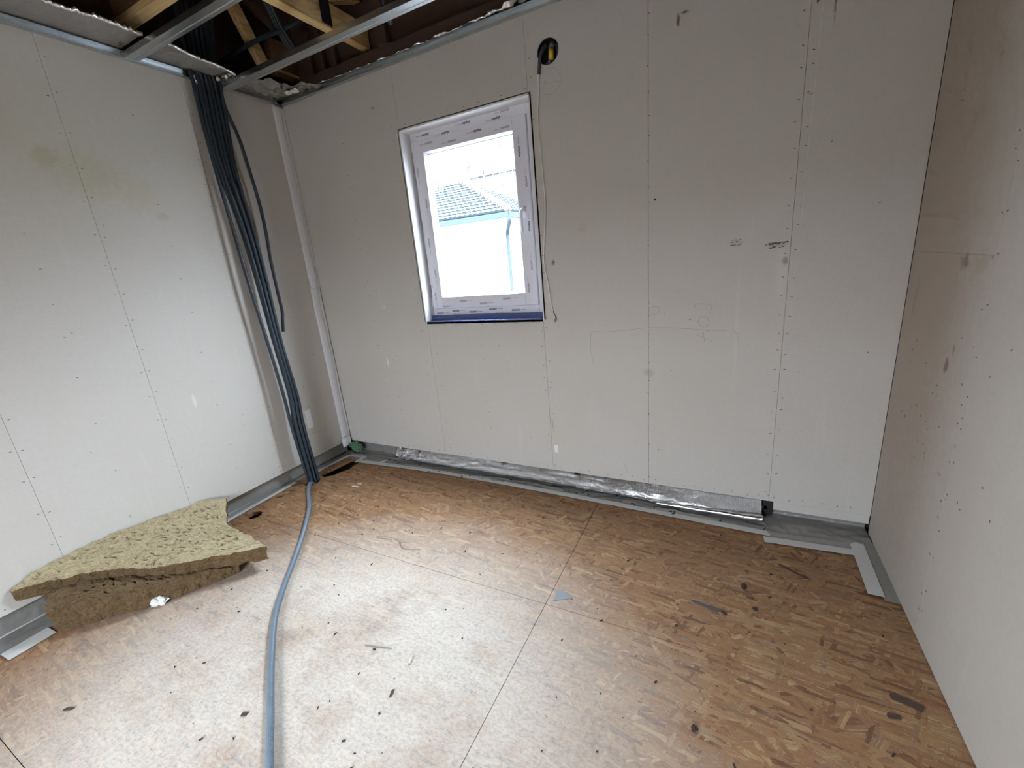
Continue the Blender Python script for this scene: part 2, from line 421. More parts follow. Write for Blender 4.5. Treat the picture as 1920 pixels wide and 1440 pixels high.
bboard(3.083, 3.484, .048, ZB-.002, name='board_offcut', y=.006)
# faint vertical board ridge (tapered edge) lines are joints of their own above
# staples, joined: hundreds of millimetre-sized marks
def staples(items, wall, axis):
    m = MB()
    for a, z, rot in items:
        L, t = .0042, .0012
        if axis == 1: mt = Matrix.Translation((a, 0, z)) @ Matrix.Rotation(rot, 4, 'Y'); m.box(-L, -.0006, -t, L, .0006, t, mt)
        else: mt = Matrix.Translation((0 if axis == 0 else W, a, z)) @ Matrix.Rotation(rot, 4, 'X'); m.box(-.0006, -L, -t, .0006, L, t, mt)
    return stuff(m.build('staples', 'staple', wall))
R = random.Random(3); it = []
for x, z0, z1, st in ((1.03, .15, 1.05, 0), (1.845, .15, 1.05, 1), (2.449, .15, 2.55, 0), (3.061, .15, 2.55, 1), (.50, .15, 2.3, 0), (1.40, .15, 1.05, 0), (1.845, 1.1, 2.55, 2), (.95, .12, 2.5, 2), (.62, .12, .9, 0)):
    z = z0
    while z < z1:
        if st == 1: it.append((x-.018+R.uniform(-.004, .004), z, R.uniform(-.2, .7))); it.append((x+.02+R.uniform(-.004, .004), z+R.uniform(-.03, .03), R.uniform(-.2, .7)))
        elif st == 2: it.append((x+.022*(1 if x > 1 else -1), z, R.uniform(-.3, .8)))
        else: it.append((x+R.uniform(-.003, .005), z+R.uniform(-.02, .02), R.uniform(0, .6)))
        z += R.uniform(.075, .12)
x = .1
while x < 3.45: it.append((x, ZB+.022+R.uniform(-.006, .012), R.uniform(.8, 1.8))); x += R.uniform(.045, .10)
for k in range(18): it.append((R.uniform(.1, 3.4), R.uniform(.15, 2.4), R.uniform(0, 3)))
for k in range(34): it.append((3.01+R.uniform(-.045, .04), 1.403+R.uniform(-.004, .005), R.uniform(-.5, .5)))
for k in range(14): it.append((3.01+R.uniform(-.03, .03), 1.386+R.uniform(-.004, .004), R.uniform(-.5, .5)))
for k in range(14): it.append((2.845+R.uniform(-.028, .028), 1.425+R.choice((-.012, 0, .010))+R.uniform(-.003, .003), R.uniform(-.3, .3)))
for x in (1.0, 1.12, 1.22, 1.31, 1.42, 1.52, 1.66, 1.80): it.append((x, 1.066, .3)); it.append((x+.03, 2.285, .3))
staples(it, wall_back, 1)
# pencil marks
def stroke(pts, wall, r=.0009, name='pencil_mark', mat='pencil', y=0.0):
    m = MB(); P = smooth_path([(a, y, b) for a, b in pts], 5) if len(pts) > 2 else [Vector((a, y, b)) for a, b in pts]
    for a, b in zip(P, P[1:]):
        d = (b-a); 
        if d.length < 1e-5: continue
        n = Vector((-d.z, 0, d.x)).normalized()*r; k = len(m.v)
        m.v += [tuple(a-n), tuple(b-n), tuple(b+n), tuple(a+n)]; m.v += [tuple(v+Vector((0, -.0004, 0))) for v in (a-n, b-n, b+n, a+n)]
        m.f += [(k+4, k+5, k+6, k+7), (k, k+1, k+5, k+4), (k+2, k+3, k+7, k+6)]
    return m.build(name, mat, wall)
S = [[(2.503, 1.121), (2.493, 1.135), (2.475, 1.14), (2.458, 1.132), (2.452, 1.12), (2.458, 1.105), (2.477, 1.099), (2.497, 1.106), (2.503, 1.121)],
     [(2.465, 1.121), (2.486, 1.123)],
     [(2.677, 1.125), (2.673, 1.144), (2.708, 1.144), (2.74, 1.141), (2.75, 1.126), (2.749, 1.109), (2.738, 1.095)],
     [(2.74, 1.057), (2.733, 1.075), (2.713, 1.081), (2.695, 1.072), (2.691, 1.054), (2.699, 1.037), (2.715, 1.029), (2.734, 1.033), (2.741, 1.046)],
     [(2.759, .955), (2.687, .987)], [(2.687, .987), (2.748, 1.011)], [(2.716, 1.005), (2.724, .951)],
     [(2.14, .819), (2.127, .918), (2.133, 1.01)], [(2.133, 1.01), (2.23, 1.008), (2.33, 1.016), (2.433, 1.026), (2.532, 1.026), (2.64, 1.02), (2.744, 1.011), (2.82, 1.007)],
     [(2.85, 1.017), (2.87, .986), (2.876, .951)], [(2.30, .22), (2.325, .16)]]
for s_ in S: stroke(s_, wall_back)
stroke([(1.968+.058*math.cos(a*.35), 2.285+.058*math.sin(a*.35)) for a in range(19)], wall_back, .0007)
stroke([(1.91, 2.29), (2.03, 2.272)], wall_back, .0006); stroke([(1.945, 2.305), (1.93, 2.245)], wall_back, .0006)
stroke([(3.100, 2.38), (3.096, 2.0), (3.094, 1.72), (3.092, 1.46)], wall_back, .0012, mat='scuff')
stroke([(1.90, 2.415), (1.925, 2.42)], wall_back, .0006)
stk = MB().box(1.862, -.0007, .226, 1.888, .0002, .276).build('paper_sticker', 'sticker', wall_back)
stk['label'] = 'small white paper square stuck low on the window wall'

# ---------------------------------------------------------------- left wall
wall_left = struct(MB().box(-.35, NEAR-.2, -.2, -.07, .07, 2.62).build('wall_left', 'dark'))
ys = [0.0, -.638, -1.235, -1.790, -2.41, -3.03, -3.65, NEAR]
for a, b in zip(ys, ys[1:]):
    MB().box(-.0125, b+G, ZL, 0, a-G, H).build('gypsum_board', 'board_left', wall_left, bevel=.0005)
it = []
for y in ys[1:-1]:
    z = .17
    while z < 2.5: it.append((y-.018, z, R.uniform(-.5, .3))); it.append((y+.018, z+R.uniform(-.03, .03), R.uniform(-.5, .3))); z += R.uniform(.12, .17)
y = -.05
while y > -2.6: it.append((y, ZL+.022+R.uniform(0, .01), R.uniform(.8, 1.8))); y -= R.uniform(.05, .1)
for y in (-.32, -.93, -1.5):
    z = .3
    while z < 2.5: it.append((y+R.uniform(-.01, .01), z, R.uniform(-.5, .3))); z += R.uniform(.15, .3)
for k in range(14): it.append((R.uniform(-2.2, -.1), R.uniform(.15, 2.5), R.uniform(0, 3)))
staples(it, wall_left, 0)
o = MB().box(-.0002, -.365, .345, .0007, -.318, .49).build('paper_sticker', 'sticker', wall_left); o['label'] = 'narrow white paper strip stuck low behind the conduits'

# ---------------------------------------------------------------- right wall
wall_right = struct(MB().box(W+.07, NEAR-.2, -.2, W+.35, .07, 2.62).build('wall_right', 'dark'))
ys = [0.0, -.636, -1.88, -3.12, NEAR]
for i, (a, b) in enumerate(zip(ys, ys[1:])):
    if i == 0:
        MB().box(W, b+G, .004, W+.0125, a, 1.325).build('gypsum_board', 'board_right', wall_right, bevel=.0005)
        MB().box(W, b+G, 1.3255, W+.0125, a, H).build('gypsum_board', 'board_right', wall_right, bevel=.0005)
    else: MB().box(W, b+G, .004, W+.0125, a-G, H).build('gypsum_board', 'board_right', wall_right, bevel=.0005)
MB().box(W+.0125, NEAR, -.05, W+.07, .05, .02).build('sole_plate', 'dark', wall_right)
it = []
for y in (-.636, -1.88):
    z = .12
    while z < 2.5: it.append((y-.012, z, R.uniform(-.5, .5))); it.append((y+.014, z+R.uniform(-.04, .04), R.uniform(-.5, .5))); z += R.uniform(.08, .16)
for k in range(34): it.append((R.uniform(-.95, -.15), R.uniform(.5, 1.1), R.uniform(0, 3)))
staples(it, wall_right, 2)

# ---------------------------------------------------------------- wall behind the camera with an added opening for fill light
wn = MB()
for a in ((-.35, NEAR-.06, -.4, DX0, NEAR, 2.9), (DX1, NEAR-.06, -.4, W+.35, NEAR, 2.9), (DX0, NEAR-.06, -.4, DX1, NEAR, DZ0), (DX0, NEAR-.06, DZ1, DX1, NEAR, 2.9)): wn.box(*a)
wall_near = struct(wn.build('wall_near', 'board'))

# ---------------------------------------------------------------- floor of strand boards
floor = struct(MB().box(-.3, NEAR, -.25, W+.3, .3, -.16).build('floor', 'dark'))
J = .0011
px_ = [-.05, 2.181, W+.02]
rows = [(-.0, -.983), (-.983, -2.223), (-2.223, -3.463), (-3.463, NEAR)]
for r_i, (ya, yb) in enumerate(rows):
    xs = [(-.05, 2.181), (2.181, W+.012)] if r_i % 2 == 0 or r_i == 1 else [(-.05, 1.0), (1.0, W+.012)]
    for xa, xb in xs:
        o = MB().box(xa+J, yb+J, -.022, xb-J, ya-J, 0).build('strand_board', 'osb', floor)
        if r_i == 0 and xa < 0:
            c = MB().prism([(.085, -.42), (.10, -.30), (.11, -.22), (.13, -.11), (.19, -.085), (.242, -.165), (.232, -.22), (.250, -.275), (.222, -.33), (.205, -.395), (.15, -.44)], -.1, .1).build('cutter', 'dark'); cut(o, c)
            for cx, cy, rr in ((.073, -.745, .026), (.083, -.655, .024), (.132, -.969, .0)): 
                if rr: cut(o, disc_cutter((cx, cy, 0), rr, 2, .1, 28))
            c = MB().prism([(.10, -.575), (.175, -.58), (.178, -.49), (.10, -.47)], -.1, .1).build('cutter', 'dark'); cut(o, c)
        if r_i in (0, 1) and xa < 0:
            m = MB(); m.tube([Vector((.134, -.972, -.1)), Vector((.134, -.972, .1))], .043, 32); c = m.build('cutter', 'dark'); cut(o, c)
MB().box(-.07, NEAR, -.10, W+.07, .07, -.09).build('cavity_lining', 'dark', floor)

# ---------------------------------------------------------------- roof space
ceil = MB()
def slab(y0, z0, y1, z1, t=.08):
    b = len(ceil.v)
    ceil.v += [(-.5, y0, z0), (W+.5, y0, z0), (W+.5, y1, z1), (-.5, y1, z1), (-.5, y0, z0+t), (W+.5, y0, z0+t), (W+.5, y1, z1+t), (-.5, y1, z1+t)]
    ceil.f += [tuple(b+i for i in q) for q in ((0, 3, 2, 1), (4, 5, 6, 7), (0, 1, 5, 4), (1, 2, 6, 5), (2, 3, 7, 6), (3, 0, 4, 7))]
slab(.25, 3.11, -2.1, 4.25); slab(-2.1, 4.25, -5.2, 2.80)
ceiling = struct(ceil.build('ceiling', 'fibreboard'))
MB().box(-.35, .075, 2.62, W+.35, .17, 3.22).build('eaves_board', 'fibreboard', ceiling)
for nm, x0, x1 in (('gable_board', -.35, -.30), ('gable_board', W+.30, W+.35)): MB().box(x0, NEAR-.3, 2.62, x1, .33, 4.4).build(nm, 'fibreboard', ceiling)
MB().box(-.35, NEAR-.3, 2.62, W+.35, NEAR-.2, 3.6).build('gable_board', 'fibreboard', ceiling)
MB().box(-.30, NEAR-.2, 2.625, -.02, .075, 2.70).build('wall_plate', 'fibreboard', ceiling)
MB().box(W+.02, NEAR-.2, 2.625, W+.30, .075, 2.70).build('wall_plate', 'fibreboard', ceiling)
MB().box(0, .02, 2.635, W, .075, 2.72).build('wall_plate', 'fibreboard', ceiling)

# timbers
def beam(name, p0, p1, wx, h, mat, label, cat='timber', group=None):
    """beam whose bottom centre line runs p0 -> p1; wx = horizontal width, h = depth upward across the run"""
    p0, p1 = Vector(p0), Vector(p1); d = (p1-p0).normalized()
    s = d.cross(Vector((0, 0, 1))).normalized() if abs(d.z) < .98 else Vector((1, 0, 0))
    u = s.cross(d).normalized(); m = MB(); b = 0
    for p in (p0, p1):
        for a, c in ((-1, 0), (1, 0), (1, 1), (-1, 1)): m.v.append(tuple(p+s*a*wx/2+u*c*h))
    m.f = [(0, 1, 2, 3), (7, 6, 5, 4), (0, 4, 5, 1), (1, 5, 6, 2), (2, 6, 7, 3), (3, 7, 4, 0)]
    o = m.build(name, mat, bevel=.0015)
    return tag(o, label, cat, group)
beam('roof_joist', (-.05, -.84, 2.786), (.725, -.84, 2.786), .045, .17, 'pine_shaded', 'shaded brown joist side crossing above its pale lit underside over the left wall')  # dark side and pale underside paint one joist's shade and light
beam('joist_lit_edge', (-.05, -.852, 2.75), (.725, -.852, 2.75), .062, .035, 'pine_x', 'pale lit underside of the joist crossing left to right above the foil strip of the left wall')
beam('roof_joist', (.765, -3.9, 2.755), (.765, .07, 2.755), .058, .125, 'pine_y', 'pale pine truss chord passing over both steel rails towards the window wall')
beam('joist_lit_edge', (.105, -.105, 2.75), (.105, .07, 2.75), .078, .018, 'pine_y', 'pale lit underside of the joist end in the far left corner')
beam('roof_joist', (.105, -.105, 2.769), (.105, .07, 2.769), .070, .17, 'pine_shaded', 'short shaded brown joist side above the foil in the far left corner')  # this joist end too has shade and light put into its colours
beam('truss_web', (.115, -.192, 2.745), (.115, -.40, 3.19), .05, .06, 'pine_y', 'steep pale pine truss web rising from the left end of the nearer rail gap')
beam('truss_web', (.765, -.30, 2.885), (.765, -1.35, 3.45), .056, .16, 'pine_y', 'wide tan truss web rising from the black nail plate')
beam('truss_web', (.765, -.22, 2.885), (.765, .05, 2.99), .056, .05, 'pine_y', 'short tan truss piece between the nail plate and the eaves')
for x, nm in ((.105, 'far left'), (.765, 'middle'), (1.39, 'right'), (2.6, 'far right')):
    beam('rafter', (x, .06, 2.98), (x, -1.95, 3.90), .06, .13, 'fibreboard', 'dark rafter high under the roof boards, %s of the four' % nm, 'timber')
beam('roof_stud', (.94, .045, 2.72), (.94, .045, 3.05), .07, .04, 'fibreboard', 'dark upright post against the brown eaves board')
for x, nm in ((.30, 'leftmost'), (.41, 'middle'), (.52, 'rightmost')): beam('roof_stud', (x, .05, 2.725), (x, .05, 2.97), .035, .02, 'fibreboard', 'thin dark upright at the eaves above the left corner, %s of three' % nm, 'timber', 'thin uprights at the eaves')
o = MB().box(.794, -.285, 2.765, .7965, -.215, 2.93).build('nail_plate', 'plate'); tag(o, 'black perforated nail plate on the side of the truss chord', 'plate')
# steel ceiling rails
def rail_x(name, y, label, x0, x1, z=2.60, w_=.060, h=.027):
    m = MB(); t = .0007
    prof = [(-w_/2+.010, h-.006), (-w_/2+.001, h), (-w_/2, 0), (-.012, 0), (-.009, .0022), (.009, .0022), (.012, 0), (w_/2, 0), (w_/2-.001, h), (w_/2-.010, h-.006)]
    for x in (x0, x1):
        for a, b in prof: m.v.append((x, y+a, z+b))
    n = len(prof)
    for i in range(n-1): m.f.append((i, i+1, n+i+1, n+i))
    o = m.build(name, 'galv', solid=.0012)
    return tag(o, label, 'rail')
rail_x('ceiling_rail', -.876, 'galvanised steel ceiling rail nearer the camera, crossing the open roof', .004, W-.004)
rail_x('ceiling_rail', -.388, 'galvanised steel ceiling rail nearer the window wall with a conduit hanging over it', .004, W-.004)
def channel(name, pts, label):
    m = MB()
    for a in pts: m.box(*a)
    return tag(m.build(name, 'galv', bevel=.0004), label, 'rail')
channel('edge_channel', [(.0, NEAR, 2.600, .0012, -.03, 2.630), (0, NEAR, 2.5985, .028, -.03, 2.600), (0, NEAR, 2.630, .028, -.03, 2.6312)], 'galvanised U-channel along the top of the left wall')
channel('edge_channel', [(.0, -.0012, 2.600, W, 0, 2.630), (0, -.028, 2.5985, W, 0, 2.600), (0, -.028, 2.630, W, 0, 2.6312)], 'galvanised U-channel along the top of the window wall')
channel('edge_channel', [(W-.0012, NEAR, 2.600, W, -.03, 2.630), (W-.028, NEAR, 2.5985, W, -.03, 2.600)], 'galvanised U-channel along the top of the right wall')
# foil strips hanging round the ceiling edge
def N(x, y=0, z=0): return noise.noise(Vector((x, y, z)))
def rim_foil(y0, y1, x_out, label, seed, sag=.0, z=2.640):
    e = empty('foil_strip', (.1, (y0+y1)/2, z)); nu = int(abs(y1-y0)/.008)
    def f(u, v):
        y = y0+(y1-y0)*u; xo = x_out(u)
        x = .006+(xo-.006)*v
        zz = z+.010*N(x*9, y*7, seed)*v+.004*N(x*40, y*30, seed)*v+sag*v*v*u
        return (x, y, zz)
    a = MB().grid(f, nu, 14).build('foil_sheet', 'foil_dull', smooth=True)
    def g_(u, v):
        y = y0+(y1-y0)*u; p = Vector(f(u, 1)); an = v*5.2
        r = .0085+.0055*N(y*60, seed, 2)
        return (p.x+r*math.sin(an)+.004*N(y*90, v*3, seed), y, p.z+r*(1-math.cos(an))-.004+.004*N(y*110, v*4, seed+4))
    b = MB().grid(g_, nu*3, 8).build('foil_rim', 'foil_rim', smooth=True); b['label'] = 'bright crumpled rim of the foil'
    keep(e, a, b); tag(e, label, 'foil')
rim_foil(-2.9, -.908, lambda u: .235+.01*math.sin(u*9), 'grey foil strip with bright rim above the left wall, nearer the camera than the rails', 1)
rim_foil(-.845, -.43, lambda u: .228-.045*u, 'short grey foil strip with bright rim above the left wall between the two rails', 2, -.012)
# crumpled corner foil
def corner_f(u, v):
    x = .004+.30*u; y = -.36+.355*v
    d = min(1, (1-u)*3)
    lim = .20+.10*v
    x = .004+lim*u+.20*u*max(0, v-.6)*2
    return (x, y, 2.634+.028*N(x*14, y*14, 5)*u+.016*N(x*45, y*45, 8)-.012*u*(1-v))
o = MB().grid(corner_f, 40, 40).build('foil_scrap', 'foil_dull', smooth=True); tag(o, 'crumpled grey foil sheet tucked into the far left ceiling corner', 'foil')
def scrap2(u, v):
    a = (.045+.05*v, -.395+.045*u); return (a[0]+.16*u, a[1]+.02*math.sin(v*3), 2.617+.016*N(u*5, v*6, 3)-.014*v)
o = MB().grid(lambda u, v: (.03+.15*u, -.47+.085*v, 2.622+.018*N(u*5, v*5, 9)), 24, 16).build('foil_scrap', 'foil', smooth=True); tag(o, 'shiny crumpled foil flap beside the top of the conduit bundle', 'foil')
o = MB().tube(smooth_path([(.02, -.59, 2.63), (.03, -.585, 2.615), (.028, -.575, 2.59), (.035, -.57, 2.575)], 5), .012, 9, rfun=lambda i: .009+.004*math.sin(i*1.3)).build('foil_scrap', 'foil_rim', smooth=True); tag(o, 'small twisted foil tuft hanging at the left of the conduit bundle top', 'foil')
def paper_f(u, v):
    return (.17+.15*u+.02*v, -.075-.045*v-.03*u+.012*N(u*4, v*5, 1), 2.612+.010*N(u*6, v*3, 7)-.020*u)
o = MB().grid(paper_f, 16, 8).build('paper_scrap', 'paper', solid=.0006); tag(o, 'torn white paper scrap hanging at the far left ceiling corner', 'paper')
# long crumpled foil above the window wall
BF = [(.35, .012, 2.628), (.45, .016, 2.634), (.72, .012, 2.63), (1.0, .014, 2.63), (1.29, .018, 2.632), (1.56, .032, 2.634), (1.75, .046, 2.64), (1.86, .085, 2.640), (2.1, .11, 2.645), (3.45, .12, 2.645)]
def bf(x):
    for a, b in zip(BF, BF[1:]):
        if x <= b[0]:
            t = max(0, (x-a[0])/(b[0]-a[0])); return a[1]+(b[1]-a[1])*t, a[2]+(b[2]-a[2])*t
    return BF[-1][1:]
def backfoil(u, v):
    x = .30+3.15*u; d, z = bf(x); k = .75+.5*N(x*22, 0, 3)
    return (x+.004*N(x*60, v*5, 2), -.001-(.028+d)*v*k*.8, z+.006+.010*math.sin(v*6+N(x*12)*3)*min(1, d*25)+.007*N(x*70, v*9, 6)*v)
o = MB().grid(backfoil, 620, 9).build('foil_strip', 'foil_rim', smooth=True, solid=.0004); tag(o, 'long bright crumpled foil edge above the window wall', 'foil')

# ---------------------------------------------------------------- foil, film and tape along the floor
def film_back(u, v):
    x = .04+3.44*u; fold = .008*max(0, N(x*4, v*9, 22))+.004*max(0, N(x*14, v*13, 25)); edge = -.128-.02*min(1, max(0, (x-2.6)*1.4))-.055*(1 if x > 3.05 else 0)
    if v < .35: y = .044; z = .115-.108*(v/.35)
    else: t = (v-.35)/.65; y = .044+(edge-.044)*t; z = .0035
    a = .0035*N(x*11, v*6, 2)+.0022*N(x*40, v*14, 5)
    if v < .35: return (x, y-abs(a)*2, z)
    return (x, y, z+(fold+max(-.0025, a*1.3))*min(1, (1-v)*6))
o = MB().grid(film_back, 420, 34).build('vapour_film', 'film', smooth=True); tag(o, 'grey vapour barrier film lining the foot of the window wall and floor edge', 'film')
TL = [(-2.9, .26, .175), (-2.115, .186, .102), (-1.949, .177, .096), (-1.6, .125, .062), (-1.093, .044, .012), (-.75, .034, .004), (-.493, .022, -.006), (-.20, .055, .02), (-.06, .06, .03)]
def tl(y):
    for a, b in zip(TL, TL[1:]):
        if y <= b[0]:
            t = max(0, (y-a[0])/(b[0]-a[0])); return a[1]+(b[1]-a[1])*t, a[2]+(b[2]-a[2])*t
    return TL[-1][1:]
def film_left(u, v):
    y = -2.9+2.88*u; xo = tl(y)[1]+.008
    if v < .35: x = -.045; z = .128-.120*(v/.35)
    else: t = (v-.35)/.65; x = -.045+(xo+.045)*t; z = .0035
    a = .003*N(y*9, v*6, 12)+.0018*N(y*35, v*14, 15)
    if v < .35: return (x+abs(a)*2, y, z)
    return (x, y, z+max(-.0025, a*1.3)*min(1, (1-v)*6))
o = MB().grid(film_left, 320, 30).build('vapour_film', 'film', smooth=True); tag(o, 'grey vapour barrier film lining the foot of the left wall', 'film')
o = MB().grid(lambda u, v: (3.436+.05*u, -.486+.40*v, .0042+.001*N(u*3, v*9, 4)), 6, 40).build('vapour_film', 'film', smooth=True); tag(o, 'narrow grey film strip on the floor against the right wall', 'film')
def fold_rail():
    m = MB().box(-.044, -2.9, .050, -.036, -.03, .058); return m
tag(MB().tube([(-.040, -2.9, .006), (-.040, -.05, .006)], .007, 8).build('film_fold', 'film', smooth=True), 'dark rolled fold of film along the foot of the left wall', 'film')
# silver insulation strip
def silver(u, v):
    x = .50+2.53*u; g_ = max(0, (x-1.9)/1.13)
    out_ = .062+.030*g_; 
    t = v
    # profile: from behind the board edge down the plate, then rolling outwards
    y = .012-(out_)*t**1.4; z = .098-.070*min(1, t*1.25)-.020*g_*t
    if t > .8: z = z+(t-.8)*(.05*g_+.012)
    cr = max(0, 1-(x-.5)/.42)
    z += .022*cr*N(x*30, t*3.5, 1)+.006*N(x*5, t*5, 6)+.0035*N(x*22, t*7, 7); y += -.018*cr*abs(N(x*26, t*4, 3))-.008*abs(N(x*7, t*3, 9))-.022*math.sin(PI*min(1, t*1.1))*(.4+.6*g_)
    return (x, y, max(z, .007))
o = MB().grid(silver, 460, 22).build('foil_strip', 'foil_grid', smooth=True, solid=.0015); tag(o, 'long silver gridded foil strip curling out under the window wall', 'foil')
def lip(u, v):
    x = 2.5+.53*u; k = u; an = -1.2+v*3.6; r = .006+.018*k
    return (x+.004*math.sin(v*3)*k, -.072-.008*k-r*math.cos(an)*.8+.006*N(x*9, 1, 4), .014+r*.8+r*math.sin(an)*.8+.0035*N(x*30, v*4, 2)+.0015*N(x*90, v*8, 5))
o = MB().grid(lip, 120, 14).build('foil_roll', 'foil', smooth=True, solid=.001); tag(o, 'rolled shiny lip of foil near the right end of the floor strip', 'foil')
o = MB().box(3.036, .002, .010, 3.082, .043, .099).build('rubber_block', 'foam', bevel=.006); tag(o, 'black rubber foam block at the right end of the silver foil strip', 'foam')
o = MB().tube([(3.045, .002, .055), (3.045, .012, .055)], .012, 14).build('ring', 'plate', o)
def bracket(x, w_, label, mat):
    m = MB().box(x-w_/2, -.0015, .028, x+w_/2, .001, .100).box(x-w_/2, -.018, .0262, x+w_/2, 0, .028)
    m.box(x-w_/2, -.004, .03, x-w_/2+.003, 0, .1).box(x+w_/2-.003, -.004, .03, x+w_/2, 0, .1)
    tag(m.build('metal_bracket', mat, bevel=.0006), label, 'bracket')
bracket(1.478, .042, 'grey steel bracket clamping the foil below the window', 'galv_dark')
bracket(2.005, .030, 'small black bracket over the foil right of the window', 'foam')
bracket(.565, .022, 'narrow grey bracket where the foil crumples near the left corner', 'galv_dark')
def tape(poly_pts, wid, z, label, seed=0, step=.03, name='tape_strip'):
    P = resample(smooth_path([(a, b, 0) for a, b in poly_pts], 6) if len(poly_pts) > 2 else [Vector((*poly_pts[0], 0)), Vector((*poly_pts[1], 0))], step)
    n = len(P)-1
    def f(u, v):
        i = min(int(u*n+.5), n); p = P[i]; d = (P[min(i+1, n)]-P[max(i-1, 0)]).normalized(); s_ = Vector((-d.y, d.x, 0))
        q = p+s_*wid*(v-.5)*(1+.05*N(u*n*.7, v, seed))
        return (q.x, q.y, z+.0006+.0007*N(u*n*.5, v*2, seed+3))
    return tag(MB().grid(f, n, 4).build(name, 'tape', solid=.0009), label, 'tape')
tape([(.215, -.152), (.6, -.128), (1.173, -.108), (2.029, -.124), (3.085, -.160)], .040, .0045, 'long whitish sealing tape along the floor edge below the window wall', 1)
tape([(3.034, -.216), (3.41, -.190)], .046, .0060, 'short whitish tape overlapping the long one near the right corner', 2)
tape([(3.417, -.108), (3.413, -.484)], .054, .0075, 'wide whitish tape along the right wall on the floor', 3)
tape([(.145, -2.09), (.137, -1.93)], .084, .0048, 'wide white tape end left of the wool slabs on the floor edge', 4)
tape([(.218, -2.9), (.150, -2.12)], .080, .0046, 'wide whitish tape at the lower left edge of the picture', 14)
tape([(.112, -1.80), (.055, -1.25), (.027, -1.05), (.019, -.75), (.010, -.575)], .032, .0048, 'whitish sealing tape along the left wall from the wool to the conduits', 5)
tape([(.030, -.455), (.036, -.25), (.052, -.09)], .036, .0056, 'whitish tape between the conduits and the far left corner', 6)
tape([(.060, -.088), (.215, -.082)], .034, .0070, 'short whitish tape crossing the far left corner', 7)
tape([(.215, -.185), (.222, -.06)], .032, .0085, 'short whitish tape piece across the left end of the long tape', 8)
tape([(.41, -.150), (.455, -.065)], .022, .0080, 'small pale tape tab on the grey film near the left corner', 9)

# ---------------------------------------------------------------- corner tape and foam
def corner_piece(z0, z1, dy, label, seed, flare=0):
    n = int((z1-z0)/.02)
    pr_ = [(.001, -.082), (.012, -.080), (.017, -.060), (.016, -.034), (.010, -.020), (.010, -.003), (.001, -.002)]
    def f(u, v):
        z = z0+(z1-z0)*u; k = v*(len(pr_)-1); i = min(int(k), len(pr_)-2); t = k-i
        a = pr_[i][0]*(1-t)+pr_[i+1][0]*t; b = pr_[i][1]*(1-t)+pr_[i+1][1]*t
        fl = flare*max(0, 1-u*n/4)
        return (a+.0022*N(z*9, v*3, seed)+fl*.025, b+dy+.003*N(z*6, 0, seed+2)-fl*.022, z)
    return tag(MB().grid(f, n, 24).build('corner_tape', 'cardboard', smooth=True, solid=.001), label, 'tape')
corner_piece(1.36, 2.597, 0, 'upper length of pale folded tape in the far left corner', 1)
corner_piece(.150, 1.375, -.006, 'lower length of pale folded tape in the far left corner', 2)
corner_piece(.085, .155, -.010, 'curled foot of the pale corner tape just above the floor', 3, 1)
MB().box(.0, -.003, .1, .005, .0, 2.59).build('corner_shade', 'corner_shadow', wall_left)  # thin grey strip paints the shade down the wall corner
m = MB()
def blob(c, r, sq, seed, nu=22, nv=14, amp=.35, fr=3.0):
    c = Vector(c)
    def f(u, v):
        a = 2*PI*u; b = PI*v-PI/2; d = Vector((math.cos(a)*math.cos(b), math.sin(a)*math.cos(b), math.sin(b)))
        k = 1+amp*noise.noise(d*fr+Vector((seed, 0, 0)))+amp*.4*noise.noise(d*fr*3+Vector((0, seed, 0)))
        return c+Vector((d.x*r*sq[0]*k, d.y*r*sq[1]*k, d.z*r*sq[2]*k))
    return MB().grid(f, nu, nv)
o = blob((.085, -.032, .062), .05, (1.1, .55, .75), 2, 40, 26, .55, 3).build('foam_wad', 'green', smooth=False); tag(o, 'crumpled green foam wad at the foot of the far left corner', 'foam')

# ---------------------------------------------------------------- window
win = struct(empty('window_1', (1.41, .1, 1.087)))
WK = []
def wpart(o): WK.append(o); return o
def ring(x0, x1, z0, z1, wl, wr, wb_, wt, y0, y1):
    m = MB(); m.box(x0, y0, z0, x0+wl, y1, z1); m.box(x1-wr, y0, z0, x1, y1, z1); m.box(x0+wl, y0, z0, x1-wr, y1, z0+wb_); m.box(x0+wl, y0, z1-wt, x1-wr, y1, z1); return m
frame = wpart(ring(.945, 1.860, 1.112, 2.256, .062, .074, .060, .062, .096, .168).build('frame', 'pvc', bevel=.003))
sash = ring(.998, 1.786, 1.166, 2.200, .082, .082, .075, .066, .078, .150).build('sash', 'pvc', bevel=.003)
SX0, SX1, SZ0, SZ1 = 1.080, 1.704, 1.241, 2.134
# glazing bead: bevelled inner lining
bd = MB()
def bead(y0, y1, ins):
    a = [(SX0, SZ0), (SX1, SZ0), (SX1, SZ1), (SX0, SZ1)]; b = [(SX0+ins, SZ0+ins), (SX1-ins, SZ0+ins), (SX1-ins, SZ1-ins), (SX0+ins, SZ1-ins)]
    k = len(bd.v); bd.v += [(x, y0, z) for x, z in a]+[(x, y1, z) for x, z in b]
    for i in range(4): bd.f.append((k+i, k+(i+1) % 4, k+4+(i+1) % 4, k+4+i))
bead(.080, .104, .011); bead(.104, .106, .014)
wpart(sash)
bead_o = bd.build('glazing_bead', 'pvc', solid=.001)
gsk = ring(SX0+.009, SX1-.009, SZ0+.009, SZ1-.009, .003, .003, .003, .003, .1045, .110).build('gasket', 'gasket')
pane = MB().box(SX0-.004, .110, SZ0-.004, SX1+.004, .114, SZ1+.004).build('pane', 'glass')
spacer = ring(SX0+.006, SX1-.006, SZ0+.006, SZ1-.006, .004, .004, .004, .004, .114, .128).build('spacer', 'gasket')
